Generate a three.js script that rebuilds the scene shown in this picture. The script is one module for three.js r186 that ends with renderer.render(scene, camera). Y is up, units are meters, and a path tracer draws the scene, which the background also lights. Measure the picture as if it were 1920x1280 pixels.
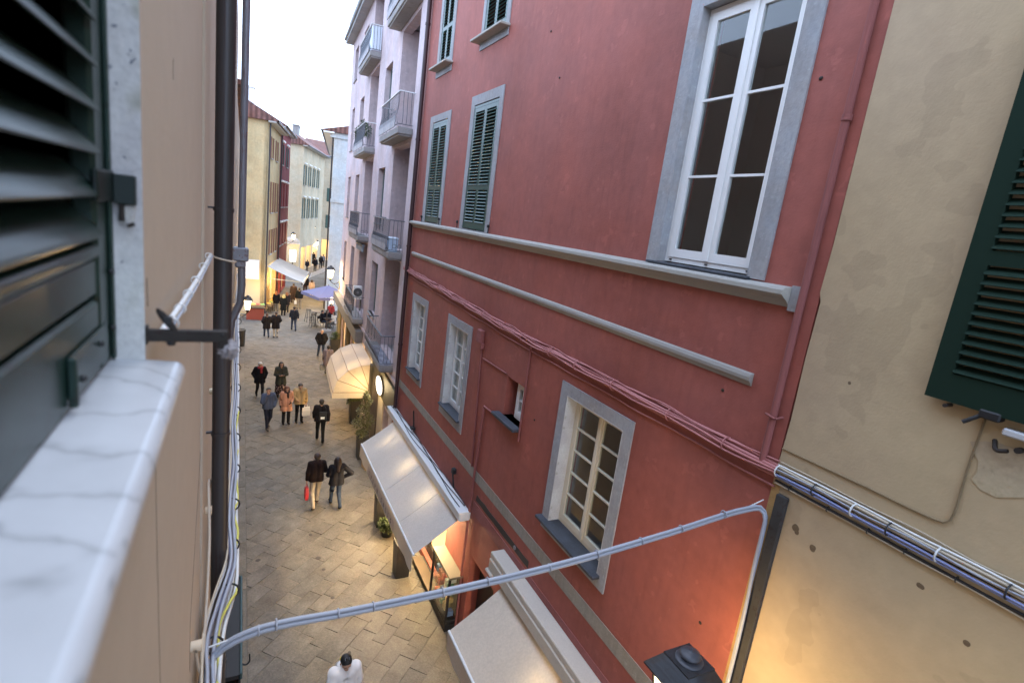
import * as THREE from 'three';
import { mergeGeometries } from 'three/addons/utils/BufferGeometryUtils.js';
import { ConvexGeometry } from 'three/addons/geometries/ConvexGeometry.js';
import { MarchingCubes } from 'three/addons/objects/MarchingCubes.js';

// ---------------------------------------------------------------- camera, sky, sun, exposure
const scene = new THREE.Scene();
const camera = new THREE.PerspectiveCamera(65.27, 1024 / 682, 0.05, 600);
camera.rotation.order = 'YXZ';
camera.rotation.set(THREE.MathUtils.degToRad(-12.135), THREE.MathUtils.degToRad(-27.772), THREE.MathUtils.degToRad(7.51));
camera.position.set(0, 9, 0);
camera.focus = 12; camera.userData.fStop = 2.2;
camera.updateMatrixWorld(true);

// pale even evening overcast, a little bluer towards the zenith
{
  const W = 256, H = 128, d = new Float32Array(W * H * 4);
  for (let j = 0; j < H; j++) for (let i = 0; i < W; i++) {
    const el = Math.sin(((j + 0.5) / H - 0.5) * Math.PI), k = Math.max(0, el);
    const c = 0.035 * Math.sin(i / W * 6.283 * 3 + 5 * k) * Math.sin(j * 0.21) + 0.02 * Math.sin(i / W * 6.283 * 7 + j * 0.13);
    const L = el < 0 ? 0.3 : 1.0 + 0.08 * k + c, o = (j * W + i) * 4;
    d[o] = L * (0.72 - 0.03 * k); d[o + 1] = L * (0.89 - 0.01 * k); d[o + 2] = L * (1.2 + 0.05 * k); d[o + 3] = 1;
  }
  const sky = new THREE.DataTexture(d, W, H, THREE.RGBAFormat, THREE.FloatType);
  sky.mapping = THREE.EquirectangularReflectionMapping; sky.magFilter = THREE.LinearFilter; sky.needsUpdate = true;
  scene.background = sky; scene.environment = sky;
  scene.backgroundIntensity = 1.0; scene.environmentIntensity = 1.0;
}
const sun = new THREE.DirectionalLight(new THREE.Color().setRGB(1.0, 0.97, 0.93), 0.4);
sun.position.set(6, 60, -34); sun.target.position.set(2, 0, -16);
sun.castShadow = true; sun.shadow.radius = 40; sun.shadow.mapSize.set(2048, 2048);
Object.assign(sun.shadow.camera, { left: -50, right: 50, top: 60, bottom: -60, near: 1, far: 200 });
scene.add(sun, sun.target);

const renderer = new THREE.WebGLRenderer({ antialias: true });
renderer.setSize(1024, 682);
renderer.toneMapping = THREE.LinearToneMapping;
renderer.toneMappingExposure = 3.2;
renderer.outputColorSpace = THREE.SRGBColorSpace;
renderer.shadowMap.enabled = true;

// ---------------------------------------------------------------- helpers
function rngOf(s) { return () => { s |= 0; s = s + 0x6D2B79F5 | 0; let t = Math.imul(s ^ s >>> 15, 1 | s); t = t + Math.imul(t ^ t >>> 7, 61 | t) ^ t; return ((t ^ t >>> 14) >>> 0) / 4294967296; }; }
const rnd = rngOf(20417);
const R = (a, b) => a + (b - a) * rnd();
const V = (x, y, z) => new THREE.Vector3(x, y, z);
const names = new Map();
function numbered(n) { const k = names.get(n) || 0; names.set(n, k + 1); return k ? n + '_' + String(k).padStart(3, '0') : n; }
function clean(g) {
  let q = g.index ? g.toNonIndexed() : g;
  for (const k of Object.keys(q.attributes)) if (!['position', 'normal', 'uv', 'color'].includes(k)) q.deleteAttribute(k);
  q.morphAttributes = {}; q.groups = [];
  if (!q.attributes.normal) q.computeVertexNormals();
  if (!q.attributes.uv) q.setAttribute('uv', new THREE.Float32BufferAttribute(new Float32Array(q.attributes.position.count * 2), 2));
  return q;
}
function metricUV(g, s = 1, ou = 0, ov = 0) {              // uv in metres from the face direction
  const q = clean(g), p = q.attributes.position, n = q.attributes.normal, u = q.attributes.uv;
  for (let i = 0; i < p.count; i += 3) {
    let nx = 0, ny = 0, nz = 0;
    for (let k = 0; k < 3; k++) { nx += n.getX(i + k); ny += n.getY(i + k); nz += n.getZ(i + k); }
    nx = Math.abs(nx); ny = Math.abs(ny); nz = Math.abs(nz);
    for (let k = 0; k < 3; k++) {
      const x = p.getX(i + k), y = p.getY(i + k), z = p.getZ(i + k);
      if (nx >= ny && nx >= nz) u.setXY(i + k, z * s + ou, y * s + ov); else if (ny >= nz) u.setXY(i + k, x * s + ou, z * s + ov); else u.setXY(i + k, x * s + ou, y * s + ov);
    }
  }
  return q;
}
function merged(geos) {
  const a = (Array.isArray(geos) ? geos : [geos]).map(clean);
  if (a.length === 1) return a[0];
  if (a.some(g => g.attributes.color)) for (const g of a) if (!g.attributes.color) g.setAttribute('color', new THREE.Float32BufferAttribute(new Float32Array(g.attributes.position.count * 3).fill(1), 3));
  return mergeGeometries(a);
}
function obj(name, geos, mat, parent = scene) {
  const m = new THREE.Mesh(geos.isBufferGeometry ? geos : merged(geos), mat);
  m.name = parent === scene ? numbered(name) : name; m.castShadow = m.receiveShadow = true; parent.add(m); return m;
}
function tag(o, label, category, group) { o.userData.label = label; o.userData.category = category; if (group) o.userData.group = group; return o; }
function thing(name, label, category, pos = [0, 0, 0], turn = 0, group) {
  const o = new THREE.Group(); o.name = numbered(name); scene.add(o); o.position.set(...pos); o.rotation.y = turn; return tag(o, label, category, group);
}
function struct(name, geos, mat) { const m = obj(name, geos, mat); m.userData.kind = 'structure'; return m; }
function bx(x0, x1, y0, y1, z0, z1) { return metricUV(new THREE.BoxGeometry(x1 - x0, y1 - y0, z1 - z0).translate((x0 + x1) / 2, (y0 + y1) / 2, (z0 + z1) / 2)); }
function cb(x0, x1, y0, y1, z0, z1, b = 0.01) {            // chamfered box
  const pts = [];
  for (const sx of [0, 1]) for (const sy of [0, 1]) for (const sz of [0, 1]) {
    const x = sx ? x1 : x0, y = sy ? y1 : y0, z = sz ? z1 : z0, dx = sx ? -b : b, dy = sy ? -b : b, dz = sz ? -b : b;
    pts.push(V(x + dx, y + dy, z), V(x + dx, y, z + dz), V(x, y + dy, z + dz));
  }
  return metricUV(new ConvexGeometry(pts));
}
function tube(pts, r, seg = 8, n = 0, closed = false) {
  const c = new THREE.CatmullRomCurve3(pts.map(p => Array.isArray(p) ? V(...p) : p), closed, 'centripetal');
  return new THREE.TubeGeometry(c, n || Math.max(2, pts.length * 4), r, seg, closed);
}
function bar(a, b, r, seg = 8) { return new THREE.TubeGeometry(new THREE.LineCurve3(V(...a), V(...b)), 1, r, seg); }
function rod(a, b, r, seg = 8, r2 = r) {                   // capped cylinder between two points
  const A = V(...a), B = V(...b), d = B.clone().sub(A), g = new THREE.CylinderGeometry(r2, r, d.length(), seg);
  g.translate(0, d.length() / 2, 0); g.applyQuaternion(new THREE.Quaternion().setFromUnitVectors(V(0, 1, 0), d.normalize())); g.translate(A.x, A.y, A.z); return g;
}
function rect(u0, u1, v0, v1) { return [[u0, v0], [u1, v0], [u1, v1], [u0, v1]]; }
function wallGeo(outline, holes, depth, front = 0) {       // face at local z = front, thickness behind it
  const s = new THREE.Shape(outline.map(p => new THREE.Vector2(p[0], p[1])));
  for (const h of holes) s.holes.push(new THREE.Path(h.map(p => new THREE.Vector2(p[0], p[1]))));
  return metricUV(new THREE.ExtrudeGeometry(s, { depth, bevelEnabled: false, steps: 1, curveSegments: 24 }).translate(0, 0, front - depth));
}
function quad(a, b, c, d, nu = 1, nv = 1, sag = 0) {       // a-b bottom edge, d-c top edge
  const g = new THREE.PlaneGeometry(1, 1, nu, nv), p = g.attributes.position, uv = g.attributes.uv;
  const A = V(...a), B = V(...b), C = V(...c), D = V(...d), L = A.distanceTo(B), H = A.distanceTo(D);
  for (let i = 0; i < p.count; i++) {
    const s = uv.getX(i), t = uv.getY(i), q = A.clone().lerp(B, s).lerp(D.clone().lerp(C, s), t);
    q.y -= sag * Math.sin(Math.PI * t) * (0.7 + 0.3 * Math.sin(s * 17));
    p.setXYZ(i, q.x, q.y, q.z); uv.setXY(i, s * L, t * H);
  }
  g.computeVertexNormals(); return g;
}

// ---------------------------------------------------------------- procedural textures
const tables = new Map();
function vnoise(x, y, per, seed) {                         // periodic value noise
  let t = tables.get(seed); if (!t) { const r = rngOf(seed * 7919 + 13); t = new Float32Array(65536); for (let i = 0; i < 65536; i++) t[i] = r(); tables.set(seed, t); }
  const xi = Math.floor(x), yi = Math.floor(y), fx = x - xi, fy = y - yi, sx = fx * fx * (3 - 2 * fx), sy = fy * fy * (3 - 2 * fy);
  const w = (a, b) => t[(((a % per) + per) % per) + (((b % per) + per) % per) * 256];
  const a = w(xi, yi), b = w(xi + 1, yi), c = w(xi, yi + 1), d = w(xi + 1, yi + 1);
  return (a + (b - a) * sx) * (1 - sy) + (c + (d - c) * sx) * sy;
}
function fbm(u, v, f, oct, seed) { let s = 0, a = 0.5, n = 0; for (let o = 0; o < oct; o++) { s += a * vnoise(u * f, v * f, f, seed + o); n += a; a *= 0.55; f *= 2; if (f > 256) break; } return s / n; }
function tex(W, H, fn, { srgb = false, repeat = [1, 1] } = {}) {
  const d = new Uint8Array(W * H * 4);
  for (let j = 0; j < H; j++) for (let i = 0; i < W; i++) { const c = fn((i + 0.5) / W, (j + 0.5) / H), o = (j * W + i) * 4; d[o] = 255 * Math.min(1, Math.max(0, c[0])); d[o + 1] = 255 * Math.min(1, Math.max(0, c[1])); d[o + 2] = 255 * Math.min(1, Math.max(0, c[2])); d[o + 3] = 255; }
  const t = new THREE.DataTexture(d, W, H); t.wrapS = t.wrapT = THREE.RepeatWrapping; t.magFilter = THREE.LinearFilter; t.minFilter = THREE.LinearMipmapLinearFilter; t.generateMipmaps = true;
  if (srgb) t.colorSpace = THREE.SRGBColorSpace; t.repeat.set(...repeat); t.needsUpdate = true; return t;
}
const rep = (t, a, b = a) => { const c = t.clone(); c.repeat.set(a, b); c.needsUpdate = true; return c; };
const g1 = v => [v, v, v];
// limewash plaster: brush clouds, fine grain, thin vertical rain streaks, flecks of lost paint
const plasterMap = tex(1024, 1024, (u, v) => {
  const c = fbm(u, v, 4, 5, 1), f = fbm(u, v, 48, 3, 9), s = fbm(u, v * 0.125, 64, 2, 15), st = Math.max(0, s - 0.52) * (0.3 + fbm(u, v, 6, 3, 22));
  const k = 0.8 + 0.18 * (c - 0.5) + 0.08 * (f - 0.5) - 0.12 * st, w = fbm(u, v, 24, 4, 31) > 0.735 ? 0.05 : 0;
  const b = 0.1 * (fbm(u, v, 5, 4, 37) - 0.5); return [k + w - b * 0.5, k + w * 1.1 + b * 0.3, k + w * 1.2 + b];
}, { srgb: true });
const plasterBump = tex(512, 512, (u, v) => g1(0.5 * fbm(u, v, 8, 3, 41) + 0.5 * fbm(u, v, 64, 3, 47)));
const grimeMap = tex(1024, 1024, (u, v) => {               // older wall: stains, patches, hairline cracks, pits
  const c = fbm(u, v, 3, 6, 51), f = fbm(u, v, 64, 3, 58), p = fbm(u, v, 9, 4, 63), cr = Math.abs(fbm(u, v, 5, 5, 71) - 0.5);
  let k = 0.82 + 0.15 * (c - 0.5) + 0.09 * (f - 0.5) - (p > 0.63 ? (p - 0.63) * 0.45 : 0);
  if (cr < 0.0022 && fbm(u, v, 4, 2, 77) > 0.56) k -= 0.045;
  if (fbm(u, v, 90, 2, 83) > 0.84) k -= 0.05;
  return [k, k - 0.012 + 0.03 * (c - 0.5), k - 0.03 - 0.1 * (p > 0.6 ? p - 0.6 : 0)];
}, { srgb: true });
const softMap = tex(512, 512, (u, v) => { const k = 0.82 + 0.08 * (fbm(u, v, 3, 3, 171) - 0.5) + 0.025 * (fbm(u, v, 96, 2, 177) - 0.5); return [k, k - 0.003, k - 0.01]; }, { srgb: true });
const wallMap = tex(1024, 1024, (u, v) => { const c = fbm(u, v, 3, 5, 181), k = 0.83 + 0.14 * (c - 0.5) + 0.05 * (fbm(u, v, 64, 3, 187) - 0.5) - (fbm(u, v, 11, 4, 193) > 0.66 ? 0.03 : 0); return [k, k - 0.004 + 0.03 * (c - 0.5), k - 0.012 + 0.05 * (fbm(u, v, 4, 3, 197) - 0.5)]; }, { srgb: true });
const stoneMap = tex(512, 512, (u, v) => { const c = fbm(u, v, 4, 5, 91), f = fbm(u, v, 64, 3, 97), k = 0.74 + 0.34 * (c - 0.5) + 0.2 * (f - 0.5); return [k, k - 0.005, k - 0.02 + 0.03 * (c - 0.5)]; }, { srgb: true });
const stoneBump = tex(512, 512, (u, v) => g1(0.55 * fbm(u, v, 10, 4, 101) + 0.45 * fbm(u, v, 80, 2, 107)));
const marbleMap = tex(512, 512, (u, v) => { const w = fbm(u, v, 4, 5, 111), a = Math.abs(Math.sin((u * 7 + v * 2 + 2.6 * w) * 3.1416)), k = 0.93 - 0.15 * Math.pow(1 - a, 6) - 0.1 * fbm(u, v, 8, 4, 117); return [k, k, k]; }, { srgb: true });
const canvasMap = tex(512, 512, (u, v) => { const k = 0.86 + 0.07 * (fbm(u, v, 4, 5, 121) - 0.5) + 0.05 * (fbm(u, v, 128, 1, 127) - 0.5) - 0.05 * Math.max(0, fbm(u * 1, v * 0.25, 32, 3, 131) - 0.55); return [k, k - 0.004, k - 0.012]; }, { srgb: true });
const metalMap = tex(512, 512, (u, v) => { const c = fbm(u, v, 6, 5, 141), r = fbm(u, v, 24, 4, 147) > 0.66 ? 0.14 : 0, k = 0.72 + 0.24 * (c - 0.5); return [k - r * 0.4, k - r, k - r * 1.1]; }, { srgb: true });
const tileMap = tex(512, 512, (u, v) => { const k = 0.7 + 0.3 * (fbm(u, v, 32, 3, 151) - 0.5) + 0.12 * Math.sin(u * 6.283 * 24), s = 0.2 * (fbm(u, v, 6, 4, 157) - 0.5); return [k + s, k * 0.97, k * 0.95 - s]; }, { srgb: true });
const leafMap = tex(128, 128, (u, v) => { const k = 0.8 + 0.4 * (fbm(u, v, 8, 3, 161) - 0.5); return [k, k, k * 0.9]; }, { srgb: true });

const C = (r, g, b) => new THREE.Color().setRGB(r, g, b);
function mat(r, g, b, o = {}) { return new THREE.MeshStandardMaterial({ color: C(r, g, b), roughness: 0.85, metalness: 0, ...o }); }
const plaster = (r, g, b, map = plasterMap, s = 0.22, rough = 0.9, bump = 0.004) => mat(r, g, b, { map: rep(map, s), bumpMap: rep(plasterBump, 0.9), bumpScale: bump, roughness: rough });
const M = {
  red: plaster(0.51, 0.148, 0.112, plasterMap, 0.22, 0.72, 0.003), redTrim: plaster(0.44, 0.15, 0.135, plasterMap, 0.5), greyTrim: plaster(0.52, 0.52, 0.53, plasterMap, 0.6),
  stripe: plaster(0.47, 0.44, 0.38, plasterMap, 0.5), stone: plaster(0.62, 0.61, 0.58, grimeMap, 0.5),
  yellowR: plaster(0.77, 0.6, 0.37, wallMap, 0.16, 0.82, 0.002), left: plaster(0.76, 0.63, 0.49, softMap, 0.12, 0.85, 0.0015), reveal: plaster(0.9, 0.91, 0.93, grimeMap, 1.3),
  pink: plaster(0.86, 0.7, 0.71), doorWood: mat(0.16, 0.12, 0.1, { roughness: 0.6 }), concrete: plaster(0.46, 0.45, 0.45, grimeMap, 0.5),
  sill: mat(0.66, 0.67, 0.68, { map: rep(marbleMap, 1.05), roughness: 0.32 }), slate: mat(0.1, 0.115, 0.15, { map: rep(stoneMap, 1.5), roughness: 0.6 }),
  whitePaint: mat(0.8, 0.8, 0.78, { roughness: 0.4 }), creamPaint: mat(0.72, 0.66, 0.52, { roughness: 0.45 }),
  green: mat(0.03, 0.075, 0.06, { roughness: 0.32 }), greenDark: mat(0.03, 0.075, 0.06, { roughness: 0.3, map: rep(metalMap, 2) }), greenSlat: mat(0.035, 0.085, 0.07, { roughness: 0.3 }),
  greenMatt: new THREE.MeshPhysicalMaterial({ color: C(0.009, 0.024, 0.015), roughness: 0.8, specularIntensity: 0.35 }), cableTan: mat(0.5, 0.43, 0.32, { roughness: 0.6 }), glass: new THREE.MeshPhysicalMaterial({ color: C(0.92, 0.95, 0.95), roughness: 0.02, transmission: 1, thickness: 0, ior: 1.5 }),
  room: mat(0.55, 0.5, 0.43), curtain: mat(0.75, 0.72, 0.64, { roughness: 1 }),
  pipe: mat(0.12, 0.11, 0.112, { roughness: 0.45, metalness: 0.35, map: rep(metalMap, 1.2) }), pipeGrey: mat(0.42, 0.44, 0.49, { roughness: 0.5, metalness: 0.3, map: rep(metalMap, 1) }), pipeBrown: mat(0.1, 0.042, 0.045, { roughness: 0.5, map: rep(metalMap, 1) }),
  railing: mat(0.13, 0.135, 0.15, { roughness: 0.55, metalness: 0.2 }), iron: mat(0.035, 0.035, 0.036, { roughness: 0.55, metalness: 0.4 }), ironRust: mat(0.075, 0.06, 0.05, { roughness: 0.7, metalness: 0.3, map: rep(metalMap, 3) }), black: mat(0.012, 0.012, 0.013, { roughness: 0.6 }),
  cable: mat(0.34, 0.36, 0.41, { roughness: 0.5 }), cableWhite: mat(0.68, 0.68, 0.66, { roughness: 0.5 }), cableBlue: mat(0.24, 0.28, 0.5, { roughness: 0.5 }), cableRed: mat(0.42, 0.16, 0.15, { roughness: 0.65 }), cableBlack: mat(0.02, 0.02, 0.022, { roughness: 0.5 }), cableYellow: mat(0.65, 0.6, 0.12, { roughness: 0.5 }), rope: mat(0.5, 0.42, 0.33, { roughness: 1 }),
  awning: new THREE.MeshPhysicalMaterial({ color: C(0.78, 0.73, 0.67), map: rep(canvasMap, 0.35), roughness: 0.95, transmission: 0.025, thickness: 0 }),
  awningBeige: new THREE.MeshPhysicalMaterial({ color: C(0.8, 0.7, 0.58), map: rep(canvasMap, 0.35), roughness: 0.95, transmission: 0.025, thickness: 0 }),
  hood: new THREE.MeshPhysicalMaterial({ color: C(0.78, 0.7, 0.58), map: rep(canvasMap, 0.4), roughness: 0.95, transmission: 0.36, thickness: 0 }),
  cassette: mat(0.72, 0.74, 0.74, { roughness: 0.45 }), cassetteWood: mat(0.75, 0.7, 0.62, { roughness: 0.6, map: rep(canvasMap, 0.8) }),
  darkWood: mat(0.075, 0.05, 0.032, { roughness: 0.45 }), olive: mat(0.2, 0.165, 0.09, { roughness: 0.6, map: rep(plasterMap, 0.4) }), shopWall: mat(0.66, 0.54, 0.36, { roughness: 0.8 }),
  planter: mat(0.02, 0.019, 0.019, { roughness: 0.5 }), soil: mat(0.03, 0.022, 0.016), bark: mat(0.12, 0.09, 0.06, { map: rep(stoneMap, 4) }),
  leafA: new THREE.MeshPhysicalMaterial({ color: C(0.09, 0.14, 0.045), map: leafMap, roughness: 0.7, transmission: 0.3, thickness: 0 }), leafB: new THREE.MeshPhysicalMaterial({ color: C(0.2, 0.2, 0.085), map: leafMap, roughness: 0.75, transmission: 0.3, thickness: 0 }),
  umbrella: new THREE.MeshPhysicalMaterial({ color: C(0.15, 0.15, 0.27), roughness: 0.9, transmission: 0.15, thickness: 0 }),
  roof: mat(0.33, 0.17, 0.145, { map: rep(tileMap, 0.12), roughness: 0.9 }), warmGlow: mat(1, 0.9, 0.7, { emissive: C(1, 0.72, 0.4), emissiveIntensity: 3.2 }), whiteGlow: mat(1, 1, 1, { emissive: C(1, 0.93, 0.8), emissiveIntensity: 2.2 })
};
const WARM = C(1.0, 0.66, 0.28), WARMW = C(1.0, 0.76, 0.42);
function lamp(x, y, z, I, col = WARM, r = 4, parent = scene, name = 'lamp_light') { const l = new THREE.PointLight(col, I, 0, 2); l.position.set(x, y, z); l.castShadow = true; l.shadow.radius = r; l.name = name; parent.add(l); return l; }
// ---------------------------------------------------------------- ground and street paving
{
  const gmat = mat(0.22, 0.2, 0.18, { map: rep(stoneMap, 0.3) });
  struct('ground', metricUV(new THREE.PlaneGeometry(900, 900).rotateX(-Math.PI / 2).translate(0, -0.12, 0)), gmat);
  const street = struct('street', bx(-4, 60, -0.1, -0.016, -170, 12), mat(0.285, 0.26, 0.227, { map: rep(stoneMap, 0.22), bumpMap: rep(stoneBump, 0.5), bumpScale: 0.01, roughness: 0.9 }));
  const tones = [[0.285, 0.259, 0.226], [0.275, 0.251, 0.22], [0.295, 0.267, 0.231], [0.262, 0.241, 0.214], [0.282, 0.252, 0.214], [0.308, 0.279, 0.242], [0.272, 0.254, 0.23]];
  const sm = tones.map((c, i) => mat(c[0], c[1], c[2], { map: rep(stoneMap, 0.45 + 0.05 * i), bumpMap: rep(stoneBump, 0.9), bumpScale: 0.006, roughness: 0.78 }));
  const clip = (poly, f) => { const out = []; for (let i = 0; i < poly.length; i++) { const a = poly[i], b = poly[(i + 1) % poly.length], fa = f(a), fb = f(b); if (fa >= 0) out.push(a); if ((fa >= 0) !== (fb >= 0)) { const t = fa / (fa - fb); out.push([a[0] + (b[0] - a[0]) * t, a[1] + (b[1] - a[1]) * t]); } } return out; };
  function stone(poly, y, gap) {                           // worn slab with a bevelled edge
    let cx = 0, cz = 0; for (const p of poly) { cx += p[0]; cz += p[1]; } cx /= poly.length; cz /= poly.length;
    const ins = (p, d) => { const dx = cx - p[0], dz = cz - p[1], l = Math.hypot(dx, dz) || 1, k = Math.min(0.45, d * 1.35 / l); return [p[0] + dx * k, p[1] + dz * k]; };
    const tx = R(-0.006, 0.006), tz = R(-0.006, 0.006), hh = p => y + (p[0] - cx) * tx + (p[1] - cz) * tz;
    const a = poly.map(p => ins(p, gap)), b = poly.map(p => ins(p, gap + R(0.008, 0.02))), pos = [], n = poly.length;
    const put = (p, yy) => pos.push(p[0], yy, p[1]);
    for (let i = 0; i < n; i++) {
      const j = (i + 1) % n;
      if (i > 0 && i < n - 1) { put(b[0], hh(b[0])); put(b[j], hh(b[j])); put(b[i], hh(b[i])); }
      put(a[i], hh(a[i]) - 0.0022); put(b[i], hh(b[i])); put(b[j], hh(b[j])); put(a[i], hh(a[i]) - 0.0022); put(b[j], hh(b[j])); put(a[j], hh(a[j]) - 0.0022);
      put(a[i], -0.05); put(a[i], hh(a[i]) - 0.0022); put(a[j], hh(a[j]) - 0.0022); put(a[i], -0.05); put(a[j], hh(a[j]) - 0.0022); put(a[j], -0.05);
    }
    const g = new THREE.BufferGeometry(); g.setAttribute('position', new THREE.Float32BufferAttribute(pos, 3)); g.computeVertexNormals();
    const nn = g.attributes.normal; if (nn.getY(0) < 0) { const p = g.attributes.position; for (let i = 0; i < p.count; i += 3) { const x = p.getX(i), yy = p.getY(i), z = p.getZ(i); p.setXYZ(i, p.getX(i + 1), p.getY(i + 1), p.getZ(i + 1)); p.setXYZ(i + 1, x, yy, z); } g.computeVertexNormals(); }
    return metricUV(g, 1, R(0, 9), R(0, 9));
  }
  const s2 = Math.SQRT1_2, list = [];
  for (let c = -36; c < 2;) {                              // rows on the diagonal
    const w = R(0.3, 0.44), broken = rnd() < 0.12;
    let a = -12 + R(0, 0.5);
    while (a < 60) {
      const l = broken ? R(0.28, 0.5) : R(0.42, 0.92), j = () => R(-0.008, 0.008);
      const P = (s, t) => [(s + t) * s2, (t - s) * s2];
      let poly = [P(a + j(), c + j()), P(a + l + j(), c + j()), P(a + l + j(), c + w + j()), P(a + j(), c + w + j())];
      const mx = poly.reduce((q, p) => q + p[0], 0) / 4, mz = poly.reduce((q, p) => q + p[1], 0) / 4;
      a += l;
      if (mx < -0.3 || mx > 6.4 || mz > -5.8 || mz < -46) continue;
      poly = clip(clip(poly, p => p[0] - 0.26), p => 6.2 - p[0]);
      if (poly.length < 3) continue;
      let ar = 0; poly.forEach((p, i) => { const q = poly[(i + 1) % poly.length]; ar += p[0] * q[1] - q[0] * p[1]; });
      if (Math.abs(ar) < 0.03) continue;
      list.push([mz - (mx > 4.45 ? 60 : 0), poly]);
    }
    c += w;
  }
  let z = -5.8;
  while (z > -43.5) { const l = R(0.7, 1.15); list.push([z - l / 2, [[-0.18, z], [0.245, z], [0.245, z - l], [-0.18, z - l]]]); z -= l; }
  list.sort((p, q) => q[0] - p[0]);
  const rest = sm.slice(0, 4).map(() => []);
  list.forEach(([, poly], i) => { const g = stone(poly, R(-0.006, 0.003), R(0.0015, 0.005)); if (i < 300) obj('paving_stone', g, sm[Math.floor(rnd() * sm.length)], street); else rest[Math.floor(rnd() * 4)].push(g); });
  rest.forEach((g, i) => { const m = obj('far_paving_stones', g, sm[[0, 1, 2, 4][i]], street); m.userData.kind = 'stuff'; });
  // drops of gum and dirt trodden into the paving, small flat blobs down the middle of the street
  const spots = [];
  for (const [x, zz, r] of [[1.9, -14.6, 0.05], [1.86, -13.9, 0.07], [1.93, -12.8, 0.08], [2.0, -12.3, 0.06], [2.06, -11.2, 0.06], [1.86, -10.6, 0.06], [2.15, -9.45, 0.05], [2.1, -9.05, 0.07], [0.52, -13.1, 0.08], [2.75, -10.2, 0.05]]) { const g = new THREE.SphereGeometry(1, 9, 5); g.scale(r * R(0.6, 1), 0.005, r * R(0.5, 0.9)); g.rotateY(R(0, 3)); g.translate(x, 0.0, zz); spots.push(g); }
  obj('gum_spots', spots, mat(0.06, 0.055, 0.05), street).userData.kind = 'stuff';
}

// ---------------------------------------------------------------- windows and shutters shared by the houses
function casement(parent, u0, u1, v0, v1, rows, w, o = {}) {   // two-leaf window set back at local z = w
  const fm = o.frame || M.whitePaint, fr = 0.055, leaf = o.leaves || 2, cols = o.cols || 1;
  const win = obj('window', wallGeo(rect(u0, u1, v0, v1), [rect(u0 + fr, u1 - fr, v0 + fr, v1 - fr)], 0.07, w), fm, parent);
  const iw = (u1 - u0 - 2 * fr) / leaf, st = o.stile || 0.065, br = o.bottom || 0.1;
  for (let k = 0; k < leaf; k++) {
    const a = u0 + fr + k * iw + 0.002, b = a + iw - 0.004, c = v0 + fr + 0.002, d = v1 - fr - 0.002;
    obj('casement', wallGeo(rect(a, b, c, d), [rect(a + st, b - st, c + br, d - st)], 0.05, w + 0.012), fm, win);
    const ph = (d - st - c - br) / rows, pw = (b - a - 2 * st) / cols, t = 0.013;
    for (let i = 1; i < rows; i++) obj('glazing_bar', bx(a + st, b - st, c + br + i * ph - t, c + br + i * ph + t, w - 0.03, w + 0.006), fm, win);
    for (let j = 1; j < cols; j++) obj('glazing_bar', bx(a + st + j * pw - t, a + st + j * pw + t, c + br, d - st, w - 0.028, w + 0.004), fm, win);
    for (let i = 0; i < rows; i++) for (let j = 0; j < cols; j++) obj('pane', bx(a + st + j * pw, a + st + (j + 1) * pw, c + br + i * ph, c + br + (i + 1) * ph, w - 0.016, w - 0.012), o.glass || M.glass, win);
    if (k === 0 && leaf === 2) obj('meeting_stile', cb(b - 0.03, b + 0.034, c, d, w + 0.013, w + 0.03, 0.008), fm, win);
  }
  if (o.curtain) {
    const g = new THREE.PlaneGeometry(u1 - u0 - 0.1, v1 - v0 - 0.1, 60, 1), p = g.attributes.position; for (let i = 0; i < p.count; i++) p.setZ(i, 0.018 * Math.sin(p.getX(i) * 46) + 0.01 * Math.sin(p.getX(i) * 17)); g.computeVertexNormals(); g.translate((u0 + u1) / 2, (v0 + v1) / 2, w - 0.12); obj('curtain', g, M.curtain, win);
  }
  if (o.bolts) for (const uu of [u0 + 0.1, (u0 + u1) / 2, u1 - 0.1]) obj('drain_cap', cb(uu - 0.02, uu + 0.02, v0 + 0.02, v0 + 0.035, w, w + 0.012, 0.004), M.black, win);
  return win;
}
const slatCache = new Map();
function louvre(parent, u0, u1, v0, v1, w, o = {}) {       // one shutter leaf with separate slats
  const fm = o.frame || M.green, sm = o.slat || M.greenSlat, st = o.stile || 0.07, top = o.top || 0.08, bot = o.bottom || 0.12, mid = o.mid, th = o.thick || 0.04, pitch = o.pitch || 0.062;
  const holes = mid ? [[v0 + bot, v0 + mid - 0.05], [v0 + mid + 0.05, v1 - top]] : [[v0 + bot, v1 - top]];
  const leaf = obj('shutter', wallGeo(rect(u0, u1, v0, v1), holes.map(h => rect(u0 + st, u1 - st, h[0], h[1])), th, w + th), fm, parent);
  const L = u1 - u0 - 2 * st, key = L.toFixed(3) + pitch;
  if (!slatCache.has(key)) { const sh = new THREE.Shape(); const a = pitch * 0.62, t = 0.006; sh.moveTo(-a, -t * 0.4); sh.lineTo(-a * 0.6, -t); sh.lineTo(a * 0.6, -t); sh.lineTo(a, -t * 0.3); sh.lineTo(a, t * 0.3); sh.lineTo(a * 0.6, t); sh.lineTo(-a * 0.6, t); sh.lineTo(-a, t * 0.4); slatCache.set(key, metricUV(new THREE.ExtrudeGeometry(sh, { depth: L + 0.01, bevelEnabled: false }).translate(0, 0, -(L + 0.01) / 2).rotateY(Math.PI / 2).rotateX(o.tilt || 0.66))); }
  for (const [a, b] of holes) { const n = Math.round((b - a) / pitch); for (let i = 0; i < n; i++) { const s = obj('slat', slatCache.get(key), sm, leaf); s.position.set((u0 + u1) / 2, a + (i + 0.5) * (b - a) / n, w + th / 2); } }
  return leaf;
}

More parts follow.
